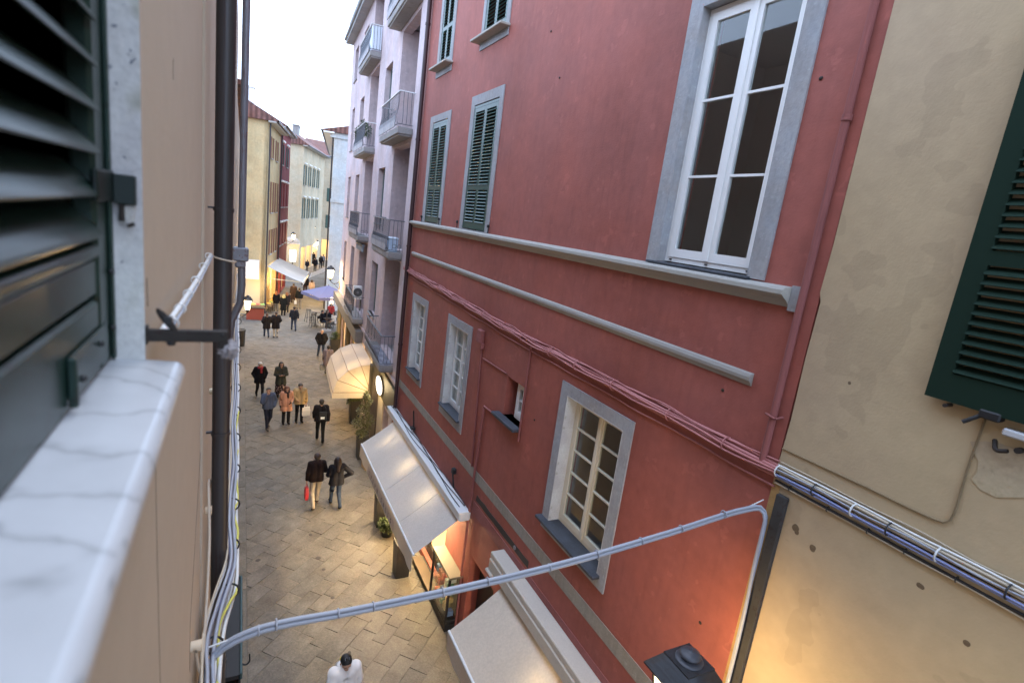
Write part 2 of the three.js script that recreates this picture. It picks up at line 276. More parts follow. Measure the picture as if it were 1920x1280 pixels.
// ---------------------------------------------------------------- the red house across the street
{
  const Z0 = -2.94, u = z => z - Z0;                       // local x runs along the facade, local z points into the street
  const H = thing('red_house', 'raspberry red plaster house with grey window surrounds across the street', 'building', [4.5, 0, Z0], -Math.PI / 2);
  const E = u(-15.75), holes = [], TOP = 16.4;
  const wins = [[-14.83, -13.72, 4.52, 6.58], [-11.76, -10.6, 4.52, 6.58], [-6.47, -5.09, 4.45, 6.6]];
  for (const [a, b, c, d] of wins) holes.push(rect(u(a), u(b), c, d));
  holes.push(rect(u(-5.06), u(-3.71), 8.78, 11.62));       // tall window
  holes.push(rect(u(-14.6), u(-13.42), 8.78, 11.38), rect(u(-11.68), u(-10.38), 8.78, 11.44), rect(u(-14.58), u(-13.7), 12.7, 14.5), rect(u(-11.62), u(-10.48), 12.76, 14.6));
  holes.push(rect(u(-8.52), u(-7.8), 5.5, 6.26));          // little bathroom window
  holes.push(rect(u(-15.2), u(-10.62), 0.18, 2.55), rect(u(-9.12), u(-7.95), 0.02, 2.06), rect(u(-7.3), u(-3.5), 0.3, 2.5));   // shop, door, second shop
  obj('wall', wallGeo(rect(E, 0, 0, TOP), holes, 0.34), M.red, H);
  obj('side_wall', [bx(E, E + 0.3, 0, TOP, -6, -0.35), bx(-0.3, 0, 0, TOP, -6, -0.35), bx(E, 0, 0, TOP, -6.3, -6)], M.red, H);
  obj('roof', [bx(E - 0.1, 0.1, TOP, TOP + 0.2, -6.4, 0.6)], M.roof, H);
  obj('inner_floors', [3.35, 7.2, 8.3, 12.1].map(y => bx(E + 0.31, -0.31, y, y + 0.25, -5.99, -0.36)), M.room, H);
  obj('room_wall', [-12.6, -9.2, -6.9].map(z => bx(u(z), u(z) + 0.12, 3.62, 12, -5.9, -0.4)).concat([bx(E + 0.4, -0.4, 3.7, 12, -3.2, -3.05)]), M.room, H);
  for (const [z0, z1, y0, y1, b] of [[-15.02, -13.57, 4.32, 6.75, .17], [-11.95, -10.41, 4.28, 6.76, .17], [-6.66, -4.91, 4.28, 6.78, .19], [-5.25, -3.52, 8.8, 11.82, .19]]) {
    const i = [[-14.83, -13.72, 4.52, 6.58], [-11.76, -10.6, 4.52, 6.58], [-6.47, -5.09, 4.45, 6.6], [-5.06, -3.71, 8.781, 11.62]].find(q => q[0] > z0 && q[1] < z1 && Math.abs(q[3] - y1) < 0.4);
    obj('window_surround', wallGeo(rect(u(z0), u(z1), y0, y1), [rect(u(i[0]) - 0.001, u(i[1]) + 0.001, Math.max(i[2], y0 + 0.01), i[3] + 0.001)], 0.05, 0.022), M.greyTrim, H);
  }
  for (const [z0, z1, y0, y1, i] of [[-14.85, -13.22, 8.79, 11.55, [-14.6, -13.42, 8.8, 11.38]], [-11.88, -10.2, 8.79, 11.64, [-11.68, -10.38, 8.8, 11.44]], [-14.76, -13.56, 12.5, 14.7, [-14.58, -13.7, 12.7, 14.5]], [-11.76, -10.34, 12.55, 14.8, [-11.62, -10.48, 12.76, 14.6]]])
    obj('window_surround', wallGeo(rect(u(z0), u(z1), y0, y1), [rect(u(i[0]) - 0.001, u(i[1]) + 0.001, Math.max(i[2], y0 + 0.012), i[3] + 0.001)], 0.05, 0.02), M.greyTrim, H);
  // white lining of the deep window niches
  const niche = (a, b, c, d, m) => obj('window_reveal', [bx(u(a), u(a) + 0.012, c, d, -0.3, 0.0225), bx(u(b) - 0.012, u(b), c, d, -0.3, 0.0225), bx(u(a) + 0.013, u(b) - 0.013, d - 0.012, d, -0.3, 0.0225)], m, H);
  wins.forEach(q => niche(...q, M.reveal)); niche(-5.06, -3.71, 8.82, 11.62, M.greyTrim);
  wins.forEach((q, i) => casement(H, u(q[0]) + 0.012, u(q[1]) - 0.012, q[2] + 0.03, q[3] - 0.012, 5, i === 2 ? -0.17 : -0.15, { frame: i === 2 ? M.creamPaint : M.whitePaint, curtain: i < 2, stile: 0.06 }));
  casement(H, u(-5.06) + 0.012, u(-3.71) - 0.012, 8.83, 11.6, 3, -0.1, { bolts: true, stile: 0.085, bottom: 0.1 });
  casement(H, u(-8.3), u(-7.81), 5.53, 6.25, 2, -0.12, { leaves: 1, cols: 2, stile: 0.075, frame: M.whitePaint });
  // slate sills
  wins.forEach((q, i) => obj('sill', cb(u(q[0]) - (i === 2 ? 0.22 : 0.1), u(q[1]) + (i === 2 ? 0.06 : 0.05), q[2] - 0.02, q[2] + 0.028, -0.2, i === 2 ? 0.14 : 0.1, 0.008), M.slate, H));
  obj('sill', cb(u(-8.72), u(-7.78), 5.44, 5.5, -0.2, 0.16, 0.008), M.slate, H);
  obj('sill', cb(u(-5.2), u(-3.68), 8.785, 8.815, -0.12, 0.07, 0.006), M.slate, H);
  // louvred shutters, closed
  for (const [a, b, c, d, m] of [[-14.6, -13.42, 8.82, 11.36, 0.86], [-11.68, -10.38, 8.82, 11.42, 0.86], [-14.58, -13.7, 12.74, 14.48, 0.86], [-11.62, -10.48, 12.78, 14.58, 0.86]]) {
    obj('shutter_frame', wallGeo(rect(u(a), u(b), c, d), [rect(u(a) + 0.045, u(b) - 0.045, c + 0.02, d - 0.05)], 0.06, 0.012), M.green, H);
    const mid = (u(a) + u(b)) / 2;
    louvre(H, u(a) + 0.048, mid - 0.002, c + 0.022, d - 0.055, -0.03, { mid: m, stile: 0.062, pitch: 0.068 }); louvre(H, mid + 0.002, u(b) - 0.048, c + 0.022, d - 0.055, -0.03, { mid: m, stile: 0.062, pitch: 0.068 });
  }
  for (const [a, b, y] of [[-14.78, -13.5, 12.66], [-11.86, -10.3, 12.7]]) obj('sill', cb(u(a), u(b), y, y + 0.05, -0.1, 0.22, 0.01), M.stone, H);
  for (const z of [-14.78, -13.26, -11.93, -10.12]) obj('shutter_catch', [rod([u(z), 8.79, 0.05], [u(z), 8.93, 0.05], 0.012, 6), cb(u(z) - 0.02, u(z) + 0.02, 8.9, 8.96, 0.03, 0.08, 0.008)], M.black, H);
  // string cornice under the upper windows: moulded profile drawn along the facade, with a broken end
  const prof = pts => { const s = new THREE.Shape(); pts.forEach((p, i) => i ? s.lineTo(p[0], p[1]) : s.moveTo(p[0], p[1])); return s; };
  const along = (pts, a, b, m, name) => obj(name, metricUV(new THREE.ExtrudeGeometry(prof(pts), { depth: b - a, bevelEnabled: false }).rotateY(Math.PI / 2).scale(1, 1, -1).translate(a, 0, 0).applyMatrix4(new THREE.Matrix4())), m, H);
  // (rotateY puts the profile's x on -z; mirrored back so that it stands proud of the wall)
  const flip = g => { const p = g.geometry.attributes.position; for (let i = 0; i < p.count; i += 3) { const x = [p.getX(i), p.getY(i), p.getZ(i)]; p.setXYZ(i, p.getX(i + 1), p.getY(i + 1), p.getZ(i + 1)); p.setXYZ(i + 1, ...x); } g.geometry.computeVertexNormals(); return g; };
  flip(along([[0, 8.6], [0.02, 8.6], [0.04, 8.63], [0.07, 8.66], [0.12, 8.69], [0.145, 8.71], [0.145, 8.75], [0.12, 8.772], [0, 8.785]], E + 0.02, u(-3.2), M.stone, 'cornice'));
  flip(along([[0, 7.77], [0.015, 7.77], [0.03, 7.8], [0.05, 7.825], [0.056, 7.86], [0.045, 7.89], [0, 7.9]], E + 0.3, u(-3.4), M.stone, 'string_moulding'));
  obj('cornice_patch', bx(u(-3.199), u(-3.1), 8.57, 8.8, 0, 0.03), M.greyTrim, H);
  obj('painted_band', bx(E + 0.02, u(-3.3), 3.67, 3.9, 0, 0.008), M.stripe, H);
  // dark slot where a shop sign was taken off
  const gp = [[-9.22, 3.3], [-9.2, 3.44]]; for (let i = 1; i < 12; i++) gp.push([-9.2 + i * 0.21, 3.44 + R(-0.015, 0.012)]); gp.push([-6.87, 3.43], [-6.87, 3.31]); for (let i = 11; i > 0; i--) gp.push([-9.2 + i * 0.21, 3.31 + R(-0.012, 0.012)]);
  obj('sign_slot', wallGeo(gp.map(p => [u(p[0]), p[1]]), [], 0.01, 0.006), mat(0.05, 0.04, 0.032), H);
  obj('sign_bolt', rod([u(-7.38), 3.385, 0.004], [u(-7.38), 3.385, 0.025], 0.04, 12), M.pipeGrey, H);
  obj('sign_backing', bx(u(-9.3), u(-3.4), 2.98, 3.24, 0, 0.012), M.redTrim, H);
  // thin pipes painted with the wall
  obj('wall_pipe', [tube([[u(-9.32), 5.34, 0.035], [u(-9.36), 4.2, 0.04], [u(-9.4), 2.6, 0.045], [u(-9.38), 0.02, 0.045]], 0.028, 8, 20)], M.redTrim, H);
  obj('wall_pipe', [bar([u(-9.33), 5.36, 0.03], [u(-8.7), 5.38, 0.03], 0.022, 8)], M.redTrim, H);
  obj('wall_pipe', [bar([u(-9.66), 6.28, 0.025], [u(-8.54), 6.3, 0.025], 0.016, 8)], M.redTrim, H);
  obj('wall_pipe', [bar([u(-7.77), 7.06, 0.025], [u(-7.765), 5.28, 0.025], 0.018, 8)], M.redTrim, H);
  obj('wall_pipe', [bar([u(-9.82), 6.62, 0.02], [u(-9.6), 3.9, 0.02], 0.02, 8)], M.redTrim, H);
  obj('wall_pipe', [tube([[u(-3.06), 16, 0.04], [u(-3.07), 9.6, 0.04], [u(-3.07), 7.12, 0.04]], 0.034, 10, 12), rod([u(-3.065), 10.2, 0.04], [u(-3.065), 10.25, 0.04], 0.042, 10)], M.redTrim, H);
  obj('junction_box', [cb(u(-9.98), u(-9.76), 6.56, 6.84, 0, 0.1, 0.02), cb(u(-9.8), u(-9.72), 6.45, 6.58, 0, 0.07, 0.015)], M.redTrim, H);
  for (const [z, y] of [[-3.72, 7.62], [-7.35, 5.85], [-3.35, 5.1], [-8.6, 12.2], [-8.1, 11.4], [-3.42, 10.6]]) obj('wall_anchor', new THREE.SphereGeometry(0.019, 8, 6).scale(1.1, 0.9, 0.5).translate(u(z), y, 0.004), M.ironRust, H);
  obj('wall_hook', [bar([u(-3.0), 7.6, 0.0], [u(-3.02), 7.58, 0.08], 0.012), bar([u(-3.02), 7.58, 0.08], [u(-3.12), 7.6, 0.09], 0.012)], M.redTrim, H);
  obj('downpipe', [tube([[E + 0.08, 16.3, 0.09], [E + 0.08, 9, 0.09], [E + 0.08, 0.1, 0.09]], 0.06, 12, 10), ...[14, 11, 8, 5, 2].map(y => rod([E + 0.08, y, 0.09], [E + 0.08, y + 0.06, 0.09], 0.072, 12))], M.pipeBrown, H);
  // ground floor: lit shop, dark doorway, second shop
  const shop = obj('shop_interior', [bx(u(-15.2), u(-10.6), 0.0, 0.1, -5.6, -0.35), bx(u(-15.25), u(-15.2), 0.1, 2.9, -5.6, -0.35), bx(u(-10.6), u(-10.55), 0.1, 2.9, -5.6, -0.35), bx(u(-15.2), u(-10.6), 0.1, 2.9, -5.6, -5.5), bx(u(-15.2), u(-10.6), 2.9, 2.95, -5.6, -0.35)], M.shopWall, H);
  obj('shelf', [0.7, 1.2, 1.7].map(y => bx(u(-14.9), u(-10.8), y, y + 0.04, -1.5, -1.1)), M.darkWood, shop);
  obj('shop_window', wallGeo(rect(u(-15.2), u(-10.62), 0.18, 2.55), [rect(u(-15.1), u(-13.4), 0.25, 2.45), rect(u(-13.3), u(-12.1), 0.2, 2.45), rect(u(-12.0), u(-10.72), 0.45, 2.45)], 0.08, -0.12), M.black, H);
  const drk = obj('doorway', [bx(u(-9.2), u(-7.8), 0, 2.6, -2.2, -2.1), bx(u(-9.3), u(-9.2), 0, 2.6, -2.2, -0.35), bx(u(-7.8), u(-7.7), 0, 2.6, -2.2, -0.35), bx(u(-9.2), u(-7.8), 2.6, 2.7, -2.2, -0.35)], M.room, H);
  obj('door_leaf', cb(u(-9.1), u(-7.97), 0.03, 2.04, -0.3, -0.25, 0.01), M.black, drk);
  obj('shop_interior', [bx(u(-7.4), u(-3.4), 0, 0.12, -3.6, -0.35), bx(u(-7.4), u(-3.4), 0.12, 2.7, -3.7, -3.6), bx(u(-7.45), u(-7.4), 0.12, 2.7, -3.6, -0.35), bx(u(-3.4), u(-3.35), 0.12, 2.7, -3.6, -0.35), bx(u(-7.4), u(-3.4), 2.7, 2.75, -3.6, -0.35)], M.shopWall, H);
  obj('shop_window', wallGeo(rect(u(-7.3), u(-3.5), 0.3, 2.5), [rect(u(-7.2), u(-5.5), 0.4, 2.4), rect(u(-5.4), u(-3.6), 0.4, 2.4)], 0.08, -0.1), M.black, H);
}
// ---------------------------------------------------------------- ochre house next to the red one
{
  const Z0 = -2.935, u = z => z - Z0;
  const H = thing('ochre_house', 'weathered ochre plaster house with dark green louvred shutters beside the red house', 'building', [4.49, 0, Z0], -Math.PI / 2);
  // the edge against the red paint wanders a little
  const ed = [[0, 0], [9.5, 0], [9.5, 16.2], [0.004, 16.2]];
  for (const [a, b] of [[0.002, 10.5], [0.006, 9.2], [-0.005, 8.78], [0.02, 8.7], [0.012, 8.2], [0.022, 7.6], [0.01, 7.25], [0.0, 7.1]]) ed.push([a, b]);
  obj('wall', wallGeo(ed, [rect(u(-0.95), u(0.2), 8.2, 10.85)], 0.34), M.yellowR, H);
  obj('side_wall', [bx(0.03, 0.3, 0, 16, -6, -0.35), bx(0.03, 9.5, 0, 16, -6.3, -6)], M.yellowR, H);
  obj('roof', bx(0, 9.6, 16.2, 16.4, -6.4, 0.6), M.roof, H);
  casement(H, u(-0.93), u(0.18), 8.24, 10.83, 3, -0.2);
  obj('sill', cb(u(-1.46), u(0.35), 8.09, 8.14, -0.1, 0.07, 0.01), M.sill, H);
  louvre(H, u(-1.93), u(-0.99), 8.2, 10.86, 0.035, { frame: M.greenMatt, slat: M.greenMatt, mid: 1.0, stile: 0.13, bottom: 0.2, pitch: 0.07, thick: 0.045 });
  louvre(H, u(0.24), u(1.18), 8.2, 10.86, 0.035, { frame: M.greenMatt, slat: M.greenMatt, mid: 1.0, stile: 0.13, bottom: 0.2, pitch: 0.07, thick: 0.045 });
  obj('shutter_catch', [bar([u(-1.56), 8.2, 0.06], [u(-1.66), 8.1, 0.1], 0.014), cb(u(-1.6), u(-1.48), 8.16, 8.22, 0.0, 0.09, 0.01)], M.black, H);
  obj('shutter_pin', rod([u(-1.79), 8.17, 0], [u(-1.79), 8.17, 0.09], 0.014), M.ironRust, H);
  obj('cable_duct', cb(u(-2.845), u(-2.735), 2.8, 6.92, 0, 0.05, 0.008), mat(0.085, 0.08, 0.075, { map: rep(metalMap, 1) }), H);
  obj('old_paint_strip', bx(u(-2.93), u(-2.85), 2.8, 6.98, 0, 0.006), plaster(0.62, 0.4, 0.17, grimeMap, 0.8), H);
  obj('wall_wire', tube([[u(-2.92), 7.33, 0.008], [u(-2.2), 7.34, 0.01], [u(-1.62), 7.35, 0.01], [u(-1.59), 7.37, 0.01], [u(-1.585), 7.8, 0.008], [u(-1.58), 8.2, 0.008]], 0.008, 6, 40), plaster(0.42, 0.31, 0.17), H);
  // pits where old fixings were torn out, a bolt with rust, a repaired patch of render
  const pit = (z, y, s) => { const g = new THREE.IcosahedronGeometry(s, 2), p = g.attributes.position; for (let i = 0; i < p.count; i++) { const k = 0.7 + 0.6 * vnoise(p.getX(i) * 40 + 9, p.getY(i) * 40 + z * 9, 256, 201); p.setXYZ(i, p.getX(i) * k, p.getY(i) * k, p.getZ(i) * 0.06); } g.computeVertexNormals(); return g.translate(u(z), y, 0); };
  for (const [z, y, s] of [[-2.62, 6.69, 0.03], [-2.6, 6.66, 0.018], [-2.43, 6.61, 0.026], [-1.63, 6.82, 0.024], [-1.29, 6.62, 0.02], [-2.5, 8.1, 0.011]]) obj('plaster_pit', pit(z, y, s), mat(0.24, 0.17, 0.1, { map: rep(grimeMap, 2) }), H);
  const patch = []; for (let i = 0; i < 22; i++) { const a = i / 22 * 6.283, r = 1 + 0.25 * Math.sin(a * 3 + 1) + R(-0.1, 0.1); patch.push([u(-1.35) + 0.26 * r * Math.cos(a), 7.86 + 0.16 * r * Math.sin(a)]); }
  obj('render_patch', wallGeo(patch, [], 0.01, 0.006), plaster(0.67, 0.55, 0.38, grimeMap, 0.7), H);
  obj('old_fixing', [tube([[u(-1.5), 8.03, 0], [u(-1.46), 7.98, 0.05], [u(-1.4), 8.0, 0.06]], 0.014, 6), rod([u(-1.36), 8.02, 0], [u(-1.36), 8.02, 0.05], 0.02)], M.ironRust, H);
}

// ---------------------------------------------------------------- the house with the window the picture is taken from
{
  const X = -0.19, H = thing('beige_house', 'beige plaster house wall with marble sill, close on the street', 'building', [X, 0, 0], Math.PI / 2);
  // local x = -world z, local z = world x - X
  obj('wall', [wallGeo([[-6, 0], [19, 0], [19, 13.5], [-6, 13.5]], [rect(-0.35, 1.4, 8.56, 10.6), rect(7.2, 9.4, 0.02, 2.7)], 0.45)], M.left, H);
  obj('rear_wall', [bx(-6, 19, 0, 13.4, -5, -4.7), bx(18.7, 19, 0, 13.4, -4.7, -0.451), bx(-6, -5.7, 0, 13.4, -4.7, -0.451), bx(-5.7, 18.7, 13.3, 13.5, -4.7, -0.451)], M.left, H);
  obj('window_reveal', [bx(1.4, 1.403, 8.6, 10.6, -0.4, -0.001), bx(1.396, 1.3995, 8.6, 10.595, -0.12, 0.001)], M.reveal, H);
  // paint of the reveal worn and flaking: little chips standing off the plaster
  const chips = []; for (let i = 0; i < 26; i++) { const g = new THREE.CircleGeometry(R(0.0008, 0.0028), 5); g.scale(1, R(0.7, 2.2), 1); g.rotateZ(R(0, 3)); g.rotateY(-Math.PI / 2); g.translate(1.3945, R(8.61, 9.35), R(-0.056, -0.006)); chips.push(g); }
  const ch = obj('paint_chips', chips, mat(0.2, 0.21, 0.24), H); ch.userData.kind = 'stuff';
  const sill = obj('sill', (() => { const s = new THREE.Shape(); s.moveTo(-0.14, 8.555); s.lineTo(0.055, 8.555); s.absarc(0.055, 8.572, 0.017, -Math.PI / 2, Math.PI / 2 - 0.12, false); s.lineTo(-0.14, 8.604); const g = new THREE.ExtrudeGeometry(s, { depth: 1.9, bevelEnabled: true, bevelSize: 0.006, bevelThickness: 0.008, bevelSegments: 3, curveSegments: 8 }); g.rotateY(Math.PI / 2).scale(1, 1, -1); const q = clean(g), p = q.attributes.position; for (let i = 0; i < p.count; i += 3) { const a = [p.getX(i), p.getY(i), p.getZ(i)]; p.setXYZ(i, p.getX(i + 1), p.getY(i + 1), p.getZ(i + 1)); p.setXYZ(i + 1, ...a); } q.computeVertexNormals(); q.translate(-0.5, 0, 0); return metricUV(q, 1); })(), M.sill, H);
  // closed leaf of the green shutter
  const leaf = obj('shutter', [cb(1.29, 1.398, 8.606, 10.58, -0.1, -0.058, 0.008), cb(0.55, 0.64, 8.606, 10.58, -0.1, -0.058, 0.008), cb(0.64, 1.289, 8.606, 8.755, -0.1, -0.06, 0.006), cb(0.64, 1.289, 8.765, 8.835, -0.1, -0.062, 0.004), rod([0.64, 8.85, -0.07], [1.289, 8.85, -0.07], 0.016, 14), cb(0.64, 1.289, 8.83, 8.866, -0.1, -0.075, 0.006), cb(0.64, 1.289, 10.45, 10.58, -0.1, -0.058, 0.008)], M.greenDark, H);
  const sp = new THREE.Shape(); sp.absellipse(0, 0, 0.046, 0.008, 0, 6.283); const sg = metricUV(new THREE.ExtrudeGeometry(sp, { depth: 0.65, bevelEnabled: false, curveSegments: 10 }).translate(0, 0, -0.325).rotateY(Math.PI / 2).rotateX(0.75));
  for (let y = 8.91; y < 10.43; y += 0.076) { const s = obj('slat', sg, M.greenDark, leaf); s.position.set(0.9645, y, -0.082); }
  obj('shutter_edge', cb(1.375, 1.3945, 8.607, 10.58, -0.0575, -0.05, 0.003), M.greenDark, leaf);
  obj('hinge_plate', [cb(1.25, 1.394, 8.945, 9.005, -0.0565, -0.046, 0.003), cb(1.372, 1.3945, 8.94, 9.0, -0.046, -0.008, 0.002)], mat(0.012, 0.03, 0.024, { roughness: 0.4, map: rep(metalMap, 6) }), leaf);
  obj('hinge_mount', [(() => { const g = new THREE.IcosahedronGeometry(0.017, 3), p = g.attributes.position; for (let i = 0; i < p.count; i++) { const k = 0.75 + 0.5 * vnoise(p.getX(i) * 260 + 20, p.getY(i) * 260 + 7, 256, 203); p.setXYZ(i, p.getX(i) * k * 0.5, p.getY(i) * k * 1.5, p.getZ(i) * k); } g.computeVertexNormals(); return g.translate(1.392, 8.922, -0.028); })()], M.reveal, leaf);
  obj('hinge_pin', [rod([1.386, 8.905, -0.034], [1.386, 8.945, -0.034], 0.006, 8), rod([1.38, 8.896, -0.024], [1.384, 8.902, -0.012], 0.004, 6)], M.ironRust, leaf);
  obj('bolt_plate', [cb(1.06, 1.33, 8.625, 8.7, -0.0585, -0.0545, 0.002), cb(1.05, 1.06, 8.615, 8.7, -0.0585, -0.045, 0.003)], M.greenDark, leaf);
  obj('screw', [[1.12, 8.645], [1.26, 8.672], [1.37, 8.68], [1.37, 8.8]].map(([a, b]) => new THREE.SphereGeometry(0.006, 8, 6).translate(a, b, -0.052)), M.iron, leaf);
  // downpipes and their clips
  const dp = obj('downpipe', [tube([[3.78, 13.4, 0.09], [3.78, 10, 0.09], [3.79, 4, 0.09], [3.79, 0.1, 0.09]], 0.052, 16, 14)], M.pipe, H);
  obj('pipe_clip', [8.86, 7.4, 5.6, 10.6].map(y => rod([3.785, y, 0.09], [3.785, y + 0.022, 0.09], 0.058, 16)).concat([8.87, 7.41, 5.61].map(y => bx(3.78, 3.8, y, y + 0.012, 0, 0.04))), M.pipe, dp);
  const d2 = obj('downpipe', [tube([[10, 13.4, 0.19], [10, 8.05, 0.19]], 0.055, 12, 6), tube([[10, 7.78, 0.2], [10, 7.2, 0.2], [10.02, 7.0, 0.14], [10.02, 6.8, 0.06], [10.02, 0.1, 0.06]], 0.058, 12, 24)], M.pipeGrey, H);
  obj('hopper_head', [cb(9.88, 10.12, 7.86, 8.08, 0.06, 0.3, 0.02), cb(9.92, 10.08, 7.74, 7.87, 0.1, 0.26, 0.03)], mat(0.5, 0.54, 0.6, { roughness: 0.6, map: rep(metalMap, 1) }), d2);
  // hairline cracks in the render
  const crack = (pts, r) => { const P = []; for (let i = 0; i < pts.length - 1; i++) for (let k = 0; k < 6; k++) { const t = k / 6; P.push([pts[i][0] + (pts[i + 1][0] - pts[i][0]) * t + R(-0.004, 0.004), pts[i][1] + (pts[i + 1][1] - pts[i][1]) * t, 0.0]); } return tube(P, r, 4, P.length); };
  for (const cg of [crack([[1.53, 8.34], [1.545, 7.95], [1.57, 7.56], [1.58, 7.3]], 0.0011), crack([[3.3, 7.5], [2.95, 7.2], [2.6, 6.9], [2.58, 6.6]], 0.0016), crack([[2.0, 9.35], [2.0, 9.28]], 0.001), crack([[1.44, 8.78], [1.45, 8.7]], 0.0015)]) obj('crack', cg, mat(0.1, 0.085, 0.07), H);
  obj('pilaster_edge', bx(3.3, 3.62, 0, 13.4, 0, 0.012), M.left, H);
  const door = obj('shop_front', [bx(7.2, 9.4, 0.02, 2.7, -0.3, -0.25), bx(7.2, 7.3, 0.02, 2.7, -0.249, -0.1), bx(9.3, 9.4, 0.02, 2.7, -0.249, -0.1)], M.darkWood, H);
  obj('door_handle', rod([8.3, 1.0, -0.2], [8.3, 1.3, -0.2], 0.015), M.iron, door);
}
{ // second house on the same side, continuing the line to the corner
  const H = thing('grey_beige_house', 'narrow grey-beige house front beyond the grey downpipe', 'building', [-0.2, 0, -19.0], Math.PI / 2);
  obj('wall', wallGeo(rect(0.01, 17, 0, 12), [rect(2, 3, 4.2, 6.2), rect(6, 7, 4.2, 6.2), rect(11, 12, 4.2, 6.2), rect(2, 3, 8, 10), rect(6, 7, 8, 10), rect(11, 12, 8, 10), rect(3, 8, 0.1, 2.6)], 0.4), M.left, H);
  obj('rear_wall', [bx(0.01, 17, 0, 12, -6, -5.8), bx(0.01, 0.2, 0, 12, -5.8, -0.41), bx(16.8, 17, 0, 12, -5.8, -0.41)], M.left, H);
  obj('roof', bx(-0.1, 17.1, 12, 12.15, -6.1, 0.12), M.roof, H);
  for (const a of [2, 6, 11]) for (const y of [4.2, 8]) casement(H, a, a + 1, y, y + 2, 3, -0.15);
  obj('shop_window', [bx(3, 8, 0.1, 2.6, -0.3, -0.25)], M.black, H);
}

// ---------------------------------------------------------------- cables
function bundle(name, label, category, paths, ties, group) {
  const t = thing(name, label, category, [0, 0, 0], 0, group);
  for (const [pts, r, m] of paths) obj('cable', tube(pts, r, 6, Math.max(24, pts.length * 8)), m, t);
  for (const [c, r, ax, m] of ties) { const g = new THREE.TorusGeometry(r, Math.min(0.007, r * 0.2), 5, 12); if (ax === 'x') g.rotateY(Math.PI / 2); g.scale(1, 1, 1); g.translate(...c); obj('cable_tie', g, m || M.cableWhite, t); }
  return t;
}
{
  // along the red facade, painted over with the wall colour
  const mk = (dy, dx, r, wob, m) => { const p = []; for (let i = 0; i <= 26; i++) { const s = i / 26, z = -16.1 + s * 13.2; p.push([4.5 - dx - 0.012 * wob * Math.sin(i * 1.7 + wob * 3), 7.34 - 0.22 * Math.min(1, s * 1.7) + dy + 0.012 * wob * Math.sin(i * 2.3 + wob * 7), z]); } return [p, r, m]; };
  const P = [mk(0.05, 0.03, 0.017, 1, M.cableRed), mk(0.02, 0.05, 0.02, 0.5, M.cableRed), mk(-0.02, 0.06, 0.018, 0.9, M.cableRed), mk(-0.05, 0.035, 0.022, 0.4, M.cableRed), mk(0.01, 0.085, 0.014, 1.3, M.cableRed), mk(-0.03, 0.095, 0.012, 1.5, M.cableRed), mk(0.07, 0.055, 0.01, 1.6, M.cableRed), mk(-0.17, 0.02, 0.011, 0.6, M.cableRed)];
  const T = []; for (let i = 0; i < 14; i++) { const z = -15.2 + i * 0.9 + R(-0.12, 0.12), s = (z + 16.1) / 13.2; T.push([[4.445, 7.34 - 0.22 * Math.min(1, s * 1.7) + 0.005, z], 0.075, 'z', M.cableRed]); }
  bundle('cable_bundle', 'thick bundle of cables painted red along the red house wall', 'cables', P, T);
}
{
  // the same bundle going on unpainted over the ochre wall, with a dark cable under it
  const mk = (dy, dx, r, wob, m) => { const p = []; for (let i = 0; i <= 18; i++) { const s = i / 18, z = -2.9 + s * 7; p.push([4.49 - dx - 0.006 * wob * Math.sin(i * 1.9 + wob), 7.12 + dy + 0.008 * wob * Math.sin(i * 2.7 + wob * 5) - 0.012 * s, z]); } return [p, r, m]; };
  const P = [mk(0.06, 0.03, 0.009, 0.8, M.cableWhite), mk(0.037, 0.035, 0.012, 0.5, M.cableTan), mk(0.008, 0.04, 0.011, 0.9, M.cableTan), mk(-0.026, 0.05, 0.01, 1.0, M.cableBlue), mk(-0.046, 0.045, 0.008, 0.7, M.cableBlue), mk(0.022, 0.055, 0.007, 1.2, M.cable), mk(-0.012, 0.02, 0.01, 0.4, M.cableBlack), mk(0.085, 0.012, 0.005, 1.3, M.cableTan), mk(-0.1, 0.02, 0.011, 0.3, M.cableBlack), mk(-0.118, 0.02, 0.007, 0.8, M.cableTan)];
  const T = []; for (let i = 0; i < 11; i++) { const z = -2.86 + i * 0.33 + R(-0.05, 0.05); T.push([[4.448, 7.125, z], 0.052, 'z', i % 2 ? M.cableBlack : M.cableWhite]); T.push([[4.472, 7.015, z + 0.13], 0.022, 'z', M.cableBlack]); }
  bundle('cable_bundle', 'bundle of white, grey and blue cables along the ochre wall', 'cables', P, T);
}
